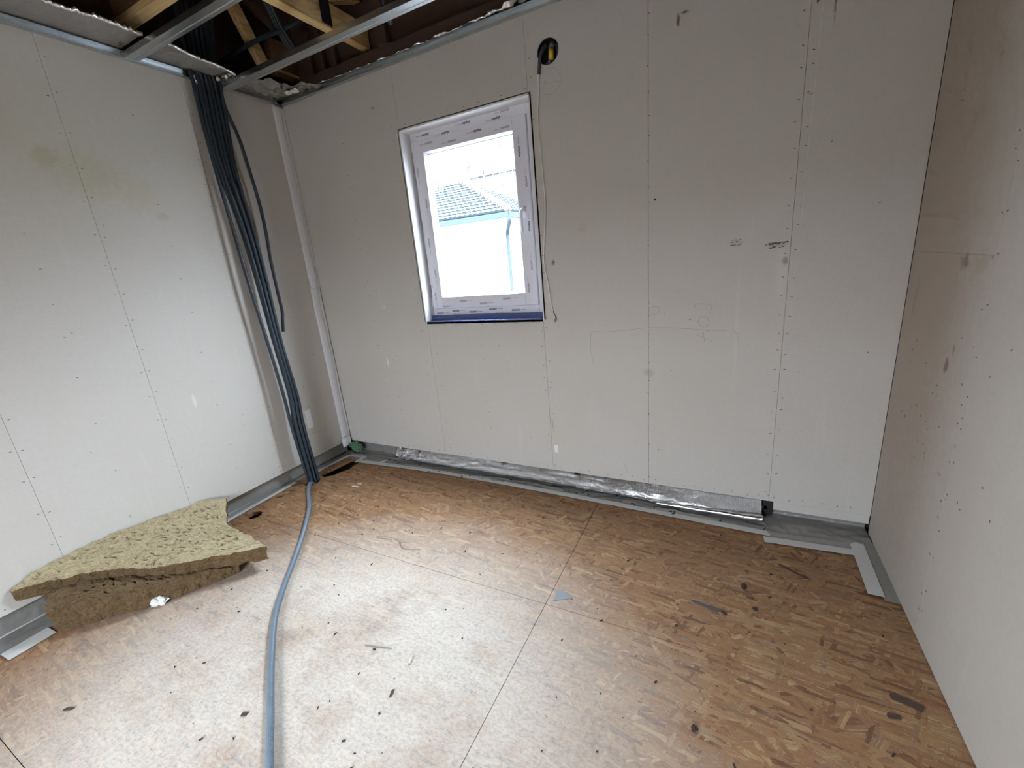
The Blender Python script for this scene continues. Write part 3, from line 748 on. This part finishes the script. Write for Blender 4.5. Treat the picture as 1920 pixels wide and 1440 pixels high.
pane2 = MB().box(SX0-.004, .128, SZ0-.004, SX1+.004, .132, SZ1+.004).build('pane', 'glass')
seam = ring(.9955, 1.7885, 1.1635, 2.2025, .0025, .0025, .0025, .0025, .0955, .0962).build('seal_line', 'gasket', frame)
# handle
hb = MB().box(1.727, .0695, 1.665, 1.752, .078, 1.735).build('handle_plate', 'pvc', sash, bevel=.004)
lv = MB().tube(smooth_path([(1.7395, .070, 1.712), (1.7395, .052, 1.712), (1.7395, .038, 1.708), (1.7395, .032, 1.695), (1.7395, .030, 1.66), (1.7395, .032, 1.585)], 6), .010, 12, rfun=lambda i: .011-.0001*i).build('handle', 'pvc', sash, smooth=True)
for k in (bead_o, gsk, pane, spacer, pane2): k.parent = sash
hg = MB().tube([(.990, .088, 2.150), (.990, .088, 2.19)], .008, 10).build('hinge', 'pvc', frame, smooth=True)
hg2 = MB().tube([(.990, .088, 1.18), (.990, .088, 1.24)], .008, 10).build('hinge', 'pvc', frame, smooth=True)
keep(win, *WK)
# printed film words on the frame
cu = bpy.data.curves.new('word', 'FONT'); cu.body = 'aluplast'; cu.size = .019; cu.shear = .25; cu.align_x = 'CENTER'; cu.align_y = 'CENTER'; cu.extrude = .0001; cu.offset = .0005; cu.resolution_u = 2
to = bpy.data.objects.new('word', cu); COL.objects.link(to); bpy.context.view_layer.update()
wme = bpy.data.meshes.new_from_object(to.evaluated_get(bpy.context.evaluated_depsgraph_get())); bpy.data.objects.remove(to)
wme.name = 'printed_word'; wme.materials.clear(); wme.materials.append(M['ink']); wme2 = wme.copy(); wme2.materials.clear(); wme2.materials.append(M['ink_light'])
dm = MB()
for k in range(4): dm.box(-.018+k*.009, -.0016, 0, -.013+k*.009, .0016, .0002)
dob = dm.build('dash', 'ink_light'); dme = dob.data; bpy.data.objects.remove(dob); dme2 = dme.copy(); dme2.materials.clear(); dme2.materials.append(M['ink'])
def word(x, z, ang, on_sash, faint, dash=1):
    y = .0774 if on_sash else .0954
    par = sash if on_sash else frame
    for me, off in ((wme2 if faint else wme, 0), (dme if faint else dme2, .058*dash)):
        o = bpy.data.objects.new('printed_word' if off == 0 else 'printed_dashes', me); COL.objects.link(o); o.parent = par
        rm = Matrix.Rotation(ang, 4, 'Y') @ Matrix.Rotation(PI/2, 4, 'X')
        o.matrix_local = Matrix.Translation((x+off*math.cos(ang), y, z-off*math.sin(ang))) @ rm
F_, S_ = False, True
for x, z, f in ((1.035, 1.135, 0), (1.165, 1.147, 0), (1.30, 1.137, 0), (1.455, 1.149, 0), (1.62, 1.138, 0), (1.17, 1.120, 1), (1.50, 1.120, 1)): word(x, z, 0, F_, f)
for x, z, f in ((1.105, 1.182, 1), (1.245, 1.212, 1), (1.40, 1.190, 1), (1.575, 1.214, 1)): word(x, z, 0, S_, f)
for x, z, f in ((1.10, 2.231, 0), (1.25, 2.213, 0), (1.40, 2.236, 0), (1.60, 2.217, 0), (1.66, 2.243, 1)): word(x, z, PI, F_, f)
for x, z, f in ((1.13, 2.176, 1), (1.30, 2.155, 1), (1.48, 2.175, 0), (1.66, 2.155, 1)): word(x, z, PI, S_, f)
for x, z, f in ((.985, 1.98, 1), (.980, 1.72, 0), (.984, 1.50, 0), (.988, 1.30, 0)): word(x, z, PI/2, F_, f)
for x, z, f in ((1.022, 2.03, 1), (1.055, 1.84, 1), (1.035, 1.60, 1), (1.052, 1.40, 1), (1.028, 1.25, 1)): word(x, z, PI/2, S_, f)
for x, z, f in ((1.825, 2.10, 0), (1.822, 1.84, 0), (1.825, 1.55, 0), (1.822, 1.22, 0)): word(x, z, -PI/2, F_, f)
for x, z, f in ((1.735, 2.02, 0), (1.765, 1.86, 1), (1.762, 1.62, 0), (1.76, 1.40, 1), (1.73, 1.27, 1)): word(x, z, -PI/2, S_, f)
# reveal linings
def lining(a, label=None):
    o = MB().box(*a).build('reveal_board', 'plaster', wall_back, bevel=.001); return o
lining((.965, .0, 1.085, .982, .17, 2.266)); lining((1.845, 0, 1.085, 1.862, .17, 2.266)); lining((.982, 0, 2.253, 1.845, .17, 2.268)); lining((.982, .0, 1.072, 1.845, .17, 1.087))
for a in ((.972, -.0012, 1.08, .982, .0, 2.262), (1.845, -.0012, 1.08, 1.853, 0, 2.262), (.972, -.0012, 2.253, 1.853, 0, 2.262)):
    MB().box(*a).build('corner_bead', 'plaster', wall_back, bevel=.0004)
o = MB().box(.984, .060, 1.0895, 1.843, .096, 1.120).box(.984, -.001, 1.0875, 1.843, .096, 1.0905).build('sill_tape', 'sillfilm', bevel=.002); tag(o, 'dark blue tape strip under the bottom of the window frame', 'tape')
MB().box(.93, .17, 1.07, 1.87, .30, 1.085).build('outer_sill', 'gutter', wall_back)

# ---------------------------------------------------------------- junction box and cable
jb = empty('junction_box', (1.968, .0, 2.414))
jbody = MB(); c0 = Vector((1.968, 0, 2.414))
def cup(u, v):
    a = 2*PI*u
    if v < .12: r, y = .0575-.002*(v/.12), .0005
    elif v < .7: r, y = .0545, .0005+.045*(v-.12)/.58
    else: r, y = .0545*(1-(v-.7)/.3), .0455
    return (c0.x+r*math.cos(a), y, c0.z+r*math.sin(a))
jbody.grid(cup, 40, 22); b1 = jbody.build('box_shell', 'boxplastic', smooth=True)
b2 = MB().tube([(1.975, .022, 2.382), (1.981, .018, 2.432)], .0135, 14).build('yellow_fitting', 'yellow', smooth=True); b2['label'] = 'yellow plastic fitting'
b3_ = MB().tube([(1.981, .020, 2.430), (1.984, .026, 2.456)], .016, 12).build('tube_collar', 'stub', smooth=True)
b4 = MB().tube(smooth_path([(1.972, .022, 2.384), (1.960, .026, 2.370), (1.945, .03, 2.372)], 4), .011, 10).build('tube_bend', 'stub', smooth=True)
b5 = MB().tube(smooth_path([(2.003, .03, 2.375), (2.011, .024, 2.41), (2.003, .03, 2.447)], 4), .006, 8).build('tube_rib', 'stub', smooth=True)
keep(jb, b1, b2, b3_, b4, b5); tag(jb, 'round black junction box with yellow fitting in the window wall', 'box')
o = MB().tube(smooth_path([(1.950, .032, 2.455), (1.938, .008, 2.43), (1.930, -.008, 2.40), (1.922, -.011, 2.355), (1.916, -.010, 2.325)], 6), .0095, 12, rfun=lambda i: .0105-.00012*i).build('tube_stub', 'stub', smooth=True); tag(o, 'dark grey tube end hanging out of the junction box', 'tube')
cb = empty('cable', (1.9, -.006, 1.7))
P = smooth_path([(1.914, -.010, 2.335), (1.908, -.006, 2.25), (1.893, -.004, 2.115), (1.898, -.004, 1.962), (1.905, -.006, 1.804), (1.905, -.008, 1.669), (1.888, -.008, 1.531), (1.877, -.008, 1.416), (1.893, -.008, 1.296), (1.905, -.007, 1.18), (1.913, -.006, 1.135)], 8)
c1 = MB().tube(P, .0034, 8).build('sheath', 'cable', smooth=True)
c2 = MB().tube(smooth_path([(1.913, -.006, 1.137), (1.919, -.012, 1.12), (1.928, -.010, 1.098), (1.917, -.012, 1.072)], 5), .0016, 6).build('core', 'copper', smooth=True)
c3 = MB().tube(smooth_path([(1.913, -.007, 1.137), (1.921, -.009, 1.116), (1.930, -.008, 1.096), (1.925, -.009, 1.068)], 5), .0016, 6).build('core', 'copper', smooth=True)
keep(cb, c1, c2, c3); tag(cb, 'thin white cable hanging down the wall right of the window', 'cable')

# ---------------------------------------------------------------- conduits
def corr(name, pts, r, mat, pitch=.0052, depth=.0004, seg=12, smooth=True):
    P = resample(smooth_path(pts, 14), pitch/2)
    o = MB().tube(P, r, seg, rfun=lambda i: r-(depth if i % 2 else 0)).build(name, mat, smooth=False)
    return o
T = [
 [(.035, -.594, 2.534), (.044, -.602, 2.339), (.054, -.604, 2.109), (.069, -.600, 1.776), (.082, -.595, 1.453), (.096, -.578, 1.069), (.109, -.567, .693), (.116, -.568, .457), (.128, -.553, .075)],
  [(0.035, -0.566, 2.541), (0.044, -0.584, 2.343), (0.054, -0.585, 2.112), (0.069, -0.549, 1.777), (0.082, -0.539, 1.448), (0.096, -0.534, 1.06), (0.109, -0.525, 0.68), (0.116, -0.545, 0.447), (0.128, -0.541, 0.068)] ,
  [(0.035, -0.543, 2.547), (0.049, -0.563, 2.346), (0.066, -0.572, 2.112), (0.089, -0.546, 1.775), (0.102, -0.539, 1.447), (0.116, -0.537, 1.06), (0.129, -0.527, 0.681), (0.136, -0.545, 0.449), (0.148, -0.54, 0.071)] ,
  [(0.035, -0.518, 2.554), (0.044, -0.535, 2.353), (0.054, -0.544, 2.117), (0.069, -0.517, 1.778), (0.082, -0.512, 1.446), (0.096, -0.513, 1.056), (0.109, -0.502, 0.672), (0.116, -0.518, 0.437), (0.128, -0.513, 0.054)] ,
  [(0.035, -0.494, 2.56), (0.049, -0.514, 2.356), (0.066, -0.531, 2.117), (0.089, -0.514, 1.776), (0.102, -0.511, 1.445), (0.116, -0.516, 1.056), (0.129, -0.504, 0.674), (0.136, -0.518, 0.439), (0.148, -0.512, 0.057)] ,
  [(0.035, -0.469, 2.567), (0.044, -0.485, 2.363), (0.054, -0.502, 2.123), (0.069, -0.485, 1.779), (0.082, -0.484, 1.444), (0.096, -0.492, 1.051), (0.109, -0.478, 0.664), (0.116, -0.491, 0.426), (0.128, -0.485, 0.039)] ,
  [(0.035, -0.443, 2.574), (0.049, -0.463, 2.366), (0.066, -0.489, 2.123), (0.089, -0.482, 1.777), (0.102, -0.484, 1.443), (0.116, -0.495, 1.052), (0.129, -0.48, 0.666), (0.136, -0.491, 0.428), (0.148, -0.484, 0.042)] ]
NM = ['leftmost', 'second from the left', 'third from the left', 'middle one', 'third from the right', 'second from the right', 'rightmost']
for i, t in enumerate(T):
    a = Vector(t[0]); top = [(a.x+.02, a.y-.015+.01*i, 3.0), (a.x+.004, a.y, 2.70)]; b = Vector(t[-1]); c = Vector(t[-2])
    bot = b+(b-c).normalized()*.135
    o = corr('conduit', top+t+[tuple(bot)], .0112, 'conduit'); tag(o, 'dark blue-grey conduit, %s at the top of the bundle' % NM[i], 'conduit', 'conduits in the bundle')
o = corr('conduit', [(.05, -.455, 2.95), (.045, -.448, 2.72), (.050, -.445, 2.597), (.052, -.452, 2.553), (.054, -.453, 2.488), (.056, -.437, 2.42), (.058, -.42, 2.35), (.060, -.406, 2.269), (.062, -.397, 2.151), (.064, -.381, 1.946), (.066, -.384, 1.772), (.068, -.398, 1.595), (.070, -.403, 1.402), (.071, -.404, 1.25), (.073, -.417, 1.19), (.074, -.434, 1.107)], .0105, 'conduit')
tag(o, 'single loose dark conduit ending halfway down beside the bundle', 'conduit')
HZ = .0135
o = corr('floor_conduit', [(.152, -.520, -.06), (.150, -.535, -.005), (.170, -.575, HZ+.004), (.27, -.665, HZ), (.439, -.793, HZ), (.58, -.93, HZ), (.699, -1.054, HZ), (.85, -1.225, HZ), (.976, -1.372, HZ), (1.106, -1.504, HZ), (1.318, -1.667, HZ), (1.506, -1.799, HZ), (1.642, -1.895, HZ), (1.85, -2.03, HZ), (2.2, -2.2, HZ)], .0128, 'hose', pitch=.0056, depth=.0012, seg=14)
tag(o, 'steel-blue corrugated conduit snaking across the floor from the bundle', 'conduit')
# conduits in the roof space
for i, (x, y) in enumerate(((.40, -.42), (.435, -.44), (.47, -.46))):
    o = MB().tube(smooth_path([(x-.06, y+.30, 2.78), (x-.03, y+.20, 2.86), (x, y+.1, 3.0), (x+.02, y-.1, 3.25), (x+.05, y-.5, 3.5)], 8), .0125, 10).build('conduit', 'conduit', smooth=True); tag(o, 'dark conduit curving up in the roof space, %s of the three' % ('leftmost', 'middle', 'rightmost')[i], 'conduit', 'curving conduits in the roof')
o = MB().tube(smooth_path([(-.1, -.30, 2.80), (.2, -.28, 2.83), (.5, -.22, 2.86), (.72, -.2, 2.88)], 6), .0125, 10).build('conduit', 'conduit', smooth=True); tag(o, 'dark conduit lying crosswise in the roof space behind the web', 'conduit')
o = corr('conduit', [(1.46, -.60, 2.78), (1.38, -.48, 2.69), (1.325, -.41, 2.645), (1.290, -.345, 2.615), (1.283, -.325, 2.600)], .0115, 'conduit'); tag(o, 'black conduit end hanging over the rail nearer the window wall', 'conduit')

# ---------------------------------------------------------------- mineral wool
def lerpc(C, u):
    k = u*(len(C)-1); i = min(int(k), len(C)-2); return Vector(C[i]).lerp(Vector(C[i+1]), k-i)
WL = [(.012, -1.985, .217), (.010, -1.90, .247), (.008, -1.81, .260), (.008, -1.70, .260), (.008, -1.60, .254), (.008, -1.46, .238), (.008, -1.32, .218), (.012, -1.18, .20), (.055, -1.065, .168)]
FR = [(.014, -1.987, .214), (.045, -1.885, .196), (.13, -1.79, .187), (.219, -1.722, .18), (.32, -1.66, .176), (.425, -1.60, .170), (.495, -1.553, .165), (.583, -1.439, .15), (.744, -1.269, .12)]
EN = [(.055, -1.065, .168), (.15, -1.13, .142), (.30, -1.212, .120), (.42, -1.222, .116), (.534, -1.228, .112), (.64, -1.245, .118), (.744, -1.269, .12)]
def slab_top(u, v):
    p = lerpc(WL, u).lerp(lerpc(FR, u), v)
    c = lerpc(WL, 1).lerp(lerpc(FR, 1), v); e = lerpc(EN, v)
    return p+(e-c)*u**5
def wool_slab(top, thick, nu, nv, seed, mat, mat_side, name, label, rough=.007):
    root = empty(name, tuple(top(.5, .5)))
    def disp(p, k=1): 
        return Vector((noise.noise(p*30+Vector((seed, 0, 0))), noise.noise(p*30+Vector((0, seed, 5))), noise.noise(p*34+Vector((3, 1, seed)))))*rough*k+Vector((noise.noise(p*110), noise.noise(p*110+Vector((9, 9, 9))), noise.noise(p*120+Vector((5, 2, 9)))))*rough*.55*k
    def ft(u, v):
        p = top(u, v); q = p+disp(p); q.x = max(q.x, .004); 
        n = noise.noise(p*55+Vector((0, 0, seed)))
        q.z += .010*noise.noise(p*9+Vector((seed, 2, 2)))*min(1, u*8)
        if n < -.30 and .04 < u < .96 and .06 < v < .94: q.z += (n+.30)*.10*(.4+.9*u)
        return q
    a = MB().grid(ft, nu, nv).build('wool_face', mat)
    # sides and bottom as one skin round the rim
    rim = [(i/nu, 0) for i in range(nu)]+[(1, j/nv) for j in range(nv)]+[(1-i/nu, 1) for i in range(nu)]+[(0, 1-j/nv) for j in range(nv)]
    m = MB(); n = len(rim); L = 9
    for l in range(L+1):
        t = l/L
        for (u, v) in rim:
            p0 = ft(u, v)
            if l == 0: q = p0
            else:
                b = top(u, v)-Vector((0, 0, thick(u, v)*t)); q = b+disp(b, 1.15)
                cen = top(.5, .5); d = Vector((cen.x-b.x, cen.y-b.y, 0)); 
                if d.length > 0: q += d.normalized()*(.006*math.sin(t*PI)+.010*t*t)
                q.x = max(q.x, .004)
            q.z = max(q.z, .003); m.v.append(tuple(q))
    for l in range(L):
        for k in range(n):
            k2 = (k+1) % n; m.f.append((l*n+k, l*n+k2, (l+1)*n+k2, (l+1)*n+k))
    m.f.append(tuple(L*n+k for k in range(n)))
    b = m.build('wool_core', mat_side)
    # loose fibres
    fm = MB(); rr = random.Random(seed)
    for k in range(800):
        u, v = rr.choice(((rr.random(), rr.random()), (rr.random(), 1-.02*rr.random()), (.55+.45*rr.random(), .4+.6*rr.random())))
        p = ft(u, v); d = Vector((rr.uniform(-1, 1), rr.uniform(-1, 1), rr.uniform(-.2, .35))).normalized()*rr.uniform(.006, .02)
        p1 = p+d*.5+Vector((0, 0, rr.uniform(0, .004))); p2 = p+d
        s_ = Vector((-d.y, d.x, .2)).normalized()*.0005; q = len(fm.v)
        fm.v += [tuple(p-s_), tuple(p+s_), tuple(p1+s_), tuple(p1-s_), tuple(p2)]; fm.f += [(q, q+1, q+2, q+3), (q+3, q+2, q+4)]
    f = stuff(fm.build('fibres', mat))
    keep(root, a, b, f); tag(root, label, 'insulation')
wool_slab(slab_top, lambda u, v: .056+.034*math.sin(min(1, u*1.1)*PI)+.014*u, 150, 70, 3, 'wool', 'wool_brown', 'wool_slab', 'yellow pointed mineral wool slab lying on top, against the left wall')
LT = [(.07, -1.905, .140), (.012, -1.70, .165), (.02, -1.52, .15), (.10, -1.33, .11), (.30, -1.25, .06)]
LF = [(.190, -1.945, .118), (.30, -1.822, .124), (.422, -1.706, .120), (.50, -1.60, .108), (.57, -1.47, .09), (.62, -1.36, .05)]
def low_top(u, v): return lerpc(LT, u).lerp(lerpc(LF, u), v)
wool_slab(low_top, lambda u, v: low_top(u, v).z-.004, 90, 40, 11, 'wool_brown', 'wool_brown', 'wool_slab', 'brown mineral wool block on the floor underneath the yellow slab', .008)

# ---------------------------------------------------------------- litter on the floor
def chunk(name, c, r, sq, mat, label, cat='debris', group=None, seed=0, rot=0, amp=.5):
    o = blob((0, 0, 0), r, sq, seed+1.3, 18, 12, amp, 2.2).build(name, mat); o.location = (c[0], c[1], r*sq[2]*.75+.001); o.rotation_euler = (0, 0, rot)
    return tag(o, label, cat, group)
chunk('paper_lump', (.452, -1.652), .030, (1.15, .7, .75), 'paper', 'crumpled white paper lump in front of the brown wool block', 'paper', None, 3, .6, .7)
chunk('paper_lump', (.155, -1.150), .022, (1.2, .8, .5), 'paper', 'small white paper lump behind the yellow wool slab', 'paper', None, 6, .2, .6)
def shard(name, pts, z, th, mat, label, cat='debris', group=None):
    m = MB().prism(pts, z, z+th); return tag(m.build(name, mat, bevel=.0003), label, cat, group)
def quad(cx, cy, L, w_, a, sk=.2):
    c, s_ = math.cos(a), math.sin(a)
    return [(cx+x*c-y*s_, cy+x*s_+y*c) for x, y in ((-L, -w_), (L*.8, -w_*(1-sk)), (L, w_*.9), (-L*.75, w_), (-L*1.1, w_*.1))]
shard('wood_chip', quad(.516, -.472, .028, .007, .15), .001, .003, 'woodchip', 'pale wood chip in front of the floor gap near the left corner')
shard('wood_chip', quad(.520, -.435, .016, .005, .1), .001, .003, 'woodchip', 'shorter pale wood chip just behind the other one')
shard('wood_scrap', quad(3.385, -.945, .040, .014, -.25), .001, .002, 'brownbit', 'long dark brown scrap on the floor near the right wall')
shard('wood_scrap', quad(3.336, -1.012, .018, .008, .2), .001, .002, 'brownbit', 'smaller dark brown scrap left of the long one near the right wall')
shard('wood_scrap', quad(2.803, -.757, .055, .006, -.22), .001, .002, 'stub', 'thin grey splinter on the floor right of the board joint')
shard('wood_scrap', quad(3.135, -.417, .060, .004, -.55), .001, .002, 'brownbit', 'thin dark splinter near the far right corner tape')
chunk('bark_crumb', (2.940, -.590), .009, (1, 1.9, .5), 'crumb', 'dark double crumb on the floor before the right corner', seed=1)
chunk('bark_crumb', (2.977, -.707), .008, (1.2, 1, .5), 'crumb', 'dark crumb nearest the grey stain on the right floor', seed=2)
chunk('bark_crumb', (2.868, -.770), .007, (1.6, .8, .4), 'crumb', 'dark flat crumb at the end of the grey splinter', seed=3, rot=-.3)
chunk('bark_crumb', (2.796, -1.278), .009, (1, 1.1, .5), 'crumb', 'dark rusty crumb low on the right part of the floor', seed=4)
chunk('filter_stub', (1.807, -1.430), .0065, (1.0, 2.0, .9), 'woodchip', 'tiny tan cylindrical stub in the middle of the pale floor', seed=5, rot=.4, amp=.1)
shard('wood_scrap', quad(1.828, -1.558, .005, .014, .35), .001, .0025, 'brownbit', 'dark curled flake on the pale floor below the stub')
shard('wood_scrap', quad(.741, -2.073, .018, .005, .5), .001, .003, 'brownbit', 'dark flake at the lower left of the floor')
shard('wood_scrap', quad(1.392, -1.820, .011, .007, .4), .001, .003, 'brownbit', 'brown fibrous flake left of the floor conduit')
shard('stone_chip', [(2.205, -.955), (2.275, -.915), (2.25, -.89), (2.20, -.885)], .0006, .0012, 'greychip', 'flat grey triangular chip beside the cross joint of the floor boards')
o = MB().tube(smooth_path([(1.098, -.875, .004), (1.17, -.862, .008), (1.24, -.855, .006), (1.315, -.90, .003), (1.36, -.895, .003), (1.42, -.873, .003)], 8), .0011, 6).build('wire', 'wire', smooth=True); tag(o, 'thin bent wire lying on the middle of the floor', 'wire')
o = MB().tube([(1.585, -1.445, .002), (1.70, -1.415, .002)], .0011, 6).build('wire', 'wire'); tag(o, 'short straight wire left of the tan stub', 'wire')
cm = MB(); rr = random.Random(21)
for k in range(230):
    x = rr.uniform(.25, 3.4); y = rr.uniform(-2.3, -.2)
    if x < .6 and y < -1.0: continue
    r = rr.choice((.0012, .0016, .0022, .003)); a = rr.uniform(0, 3); mt = Matrix.Translation((x, y, .0008)) @ Matrix.Rotation(a, 4, 'Z')
    cm.box(-r*rr.uniform(1, 2.6), -r*.7, -.0006, r*rr.uniform(1, 2.6), r*.7, r*.9, mt)
o = stuff(cm.build('crumbs', 'crumb')); tag(o, 'scattered tiny dark crumbs all over the floor boards', 'debris')
cm = MB()
for k in range(60):
    u = rr.random(); cx = .45+2.6*u; mt = Matrix.Translation((cx, -.09+rr.uniform(-.05, .05), .0085)) @ Matrix.Rotation(rr.uniform(0, 3), 4, 'Z')
    r = rr.choice((.002, .003, .004)); cm.box(-r*2, -r*.6, -.001, r*2, r*.6, .001, mt)
o = stuff(cm.build('crumbs', 'foam')); tag(o, 'dark crumbs caught on the film below the window wall', 'debris')

# ---------------------------------------------------------------- outside
g_ = MB().box(-60, .34, -.45, 60, 90, -.40).build('ground', 'grassy'); struct(g_)
MB().box(-60, -90, -.46, 60, .34, -.45).build('ground_apron', 'grassy', g_)
hs = empty('neighbour_house', (-6, 10, -.4)); HK = []
EX0, EX1, EY0, EY1, EZ, RZ = -9.9, -2.30, 8.0, 12.0, 2.70, 3.95
HK.append(MB().box(EX0+.5, EY0+.5, -.4, EX1-.45, EY1-.5, EZ-.06).build('house_wall', 'house_render'))
HK.append(MB().box(EX0+.1, EY0+.08, EZ-.10, EX1-.1, EY1-.08, EZ-.03).build('soffit', 'house_render'))
HK.append(MB().box(EX0, EY0-.06, EZ-.15, EX1+.02, EY0+.06, EZ-.02).build('gutter', 'gutter'))
HK.append(MB().box(EX1-.06, EY0-.04, EZ-.15, EX1+.06, EY1, EZ-.02).build('gutter', 'gutter'))
ap = Vector((-4.78, 10, RZ)); ap2 = Vector((-7.4, 10, RZ))
rb = MB(); rb.v = [(EX0, EY0, EZ), (EX1, EY0, EZ), (EX1, EY1, EZ), (EX0, EY1, EZ), tuple(ap), tuple(ap2)]
rb.f = [(0, 1, 4, 5), (1, 2, 4), (2, 3, 5, 4), (3, 0, 5), (0, 3, 2, 1)]
HK.append(rb.build('roof_deck', 'tile'))
def tiles(A, B, Tp0, Tp1, nrow, name):
    """courses of small curved tiles on the face with eave A-B and ridge Tp0-Tp1"""
    m = MB(); A, B, Tp0, Tp1 = map(Vector, (A, B, Tp0, Tp1)); nrm = (B-A).cross(Tp0-A).normalized()
    if nrm.z < 0: nrm = -nrm
    e = (B-A).normalized()
    for r in range(nrow):
        t0, t1 = r/nrow, (r+1.05)/nrow
        a0, b0 = A.lerp(Tp0, t0), B.lerp(Tp1, t0); a1 = A.lerp(Tp0, min(1, t1)); up = (A.lerp(Tp0, 1)-A); up = (up-e*up.dot(e)).normalized(); hgt = (a1-a0).dot(up)
        wv = .16; n = max(1, int((b0-a0).length/wv)); off = 0
        for k in range(n):
            q0 = a0+e*(wv*k+.01)
            for j in range(4):
                x0 = wv*(j/4)*.97; x1 = wv*((j+1)/4)*.97; h0 = .030*math.sin(PI*(j/4)); h1 = .030*math.sin(PI*((j+1)/4))
                b = len(m.v)
                m.v += [tuple(q0+e*x0+nrm*(.04+h0)), tuple(q0+e*x1+nrm*(.04+h1)), tuple(q0+e*x1+up*hgt+nrm*(.012+h1*.6)), tuple(q0+e*x0+up*hgt+nrm*(.012+h0*.6)), tuple(q0+e*x0+nrm*.002), tuple(q0+e*x1+nrm*.002)]
                m.f += [(b, b+1, b+2, b+3), (b+4, b+5, b+1, b)]
    return stuff(m.build(name, 'tile'))
HK.append(tiles((EX0, EY0, EZ), (EX1, EY0, EZ), ap2, ap, 13, 'roof_tiles'))
HK.append(tiles((EX1, EY0, EZ), (EX1, EY1, EZ), ap, ap, 13, 'roof_tiles'))
hipme = None
def hips(p, q, n, hk):
    global hipme
    p, q = Vector(p), Vector(q); d = (q-p); L = d.length/n
    if hipme is None:
        m = MB(); m.tube([Vector((0, 0, 0)), Vector((0, 0, L*1.05))], .11, 10, rfun=lambda i: .10 if i == 0 else .08)
        o = m.build('hip_tile', 'tile_warm'); hipme = o.data; bpy.data.objects.remove(o)
    for k in range(n):
        o = bpy.data.objects.new('hip_tile', hipme); COL.objects.link(o); o.location = p+d*(k/n)+Vector((0, 0, .04)); o.rotation_mode = 'QUATERNION'; o.rotation_quaternion = d.to_track_quat('Z', 'Y'); hk.append(o)
hips((EX1, EY0, EZ), ap, 14, HK); hips((EX1, EY1, EZ), ap, 14, HK); hips(ap, ap2, 12, HK)
for x in (-5.35, -6.1): HK.append(MB().prism([(x-.09, 9.62), (x+.09, 9.62), (x, 9.85)], 3.75, 3.90).build('roof_vent', 'plate'))
dp = MB().tube(smooth_path([(EX1, EY0, EZ-.12), (EX1, EY0+.02, EZ-.25), (EX1-.28, EY0+.40, EZ-.50), (EX1-.30, EY0+.44, EZ-.7), (EX1-.30, EY0+.44, .8), (EX1-.30, EY0+.44, -.38)], 6), .05, 10).build('downpipe', 'gutter', smooth=True); HK.append(dp)
keep(hs, *HK); tag(hs, 'white neighbouring house with grey tiled hip roof seen through the window', 'house')
hl = MB().grid(lambda u, v: (-110+170*u, 46+70*v, -.42+(34*v**.8+5*N(u*7, v*4, 3)*v)*(.8+.2*math.sin(u*5))), 50, 30).build('hillside', 'hill', smooth=True); tag(hl, 'pale hillside rising behind the neighbouring houses', 'hill')
fh = empty('far_house', (-19, 34, -.4)); f1 = MB().box(-20.5, 32, -.4, -11.5, 40, 8.7).build('house_wall', 'farwall')
fr_ = MB(); fr_.v = [(-20.9, 31.6, 8.6), (-11.1, 31.6, 8.6), (-11.1, 40.4, 8.6), (-20.9, 40.4, 8.6), (-18, 36, 10.9), (-14, 36, 10.9)]; fr_.f = [(0, 1, 5, 4), (1, 2, 5), (2, 3, 4, 5), (3, 0, 4), (0, 3, 2, 1)]
f2 = fr_.build('roof', 'farroof'); f3 = MB()
FK = [f1, f2]
for zz in (4.6, 7.2):
    for xx in (-19.5, -17.3, -15.2, -13.2): FK.append(MB().box(xx, 31.93, zz-.5, xx+.8, 32.0, zz+.6).build('far_window', 'farroof'))
keep(fh, *FK); tag(fh, 'pale tall house far behind the neighbouring roof', 'house')
def bare_tree(x, y, h, seed, label):
    rr = random.Random(seed); m = MB()
    def br(p, d, L, r, lev):
        q = p+d*L; mid = p.lerp(q, .5)+Vector((rr.uniform(-1, 1), rr.uniform(-1, 1), 0))*L*.05
        m.tube([p, mid, q], r, 5, rfun=lambda i: r*(1-.2*i))
        if lev == 0: return
        for k in range(rr.choice((2, 3))):
            dd = (d+Vector((rr.uniform(-.7, .7), rr.uniform(-.7, .7), rr.uniform(-.1, .5)))).normalized(); br(q, dd, L*rr.uniform(.6, .85), r*.62, lev-1)
    br(Vector((0, 0, -.4)), Vector((0, 0, 1)), h*.28, h*.014, 5)
    o = m.build('bare_tree', 'bark'); o.location = (x, y, 0); tag(o, label, 'tree')
bare_tree(-9.5, 21, 10.5, 4, 'bare winter tree right of the neighbouring roof, nearer one')
bare_tree(-7.8, 23, 9, 9, 'bare winter tree at the right edge of the window view')
bare_tree(-12.3, 22, 10, 15, 'bare winter tree directly behind the hip of the neighbouring roof')
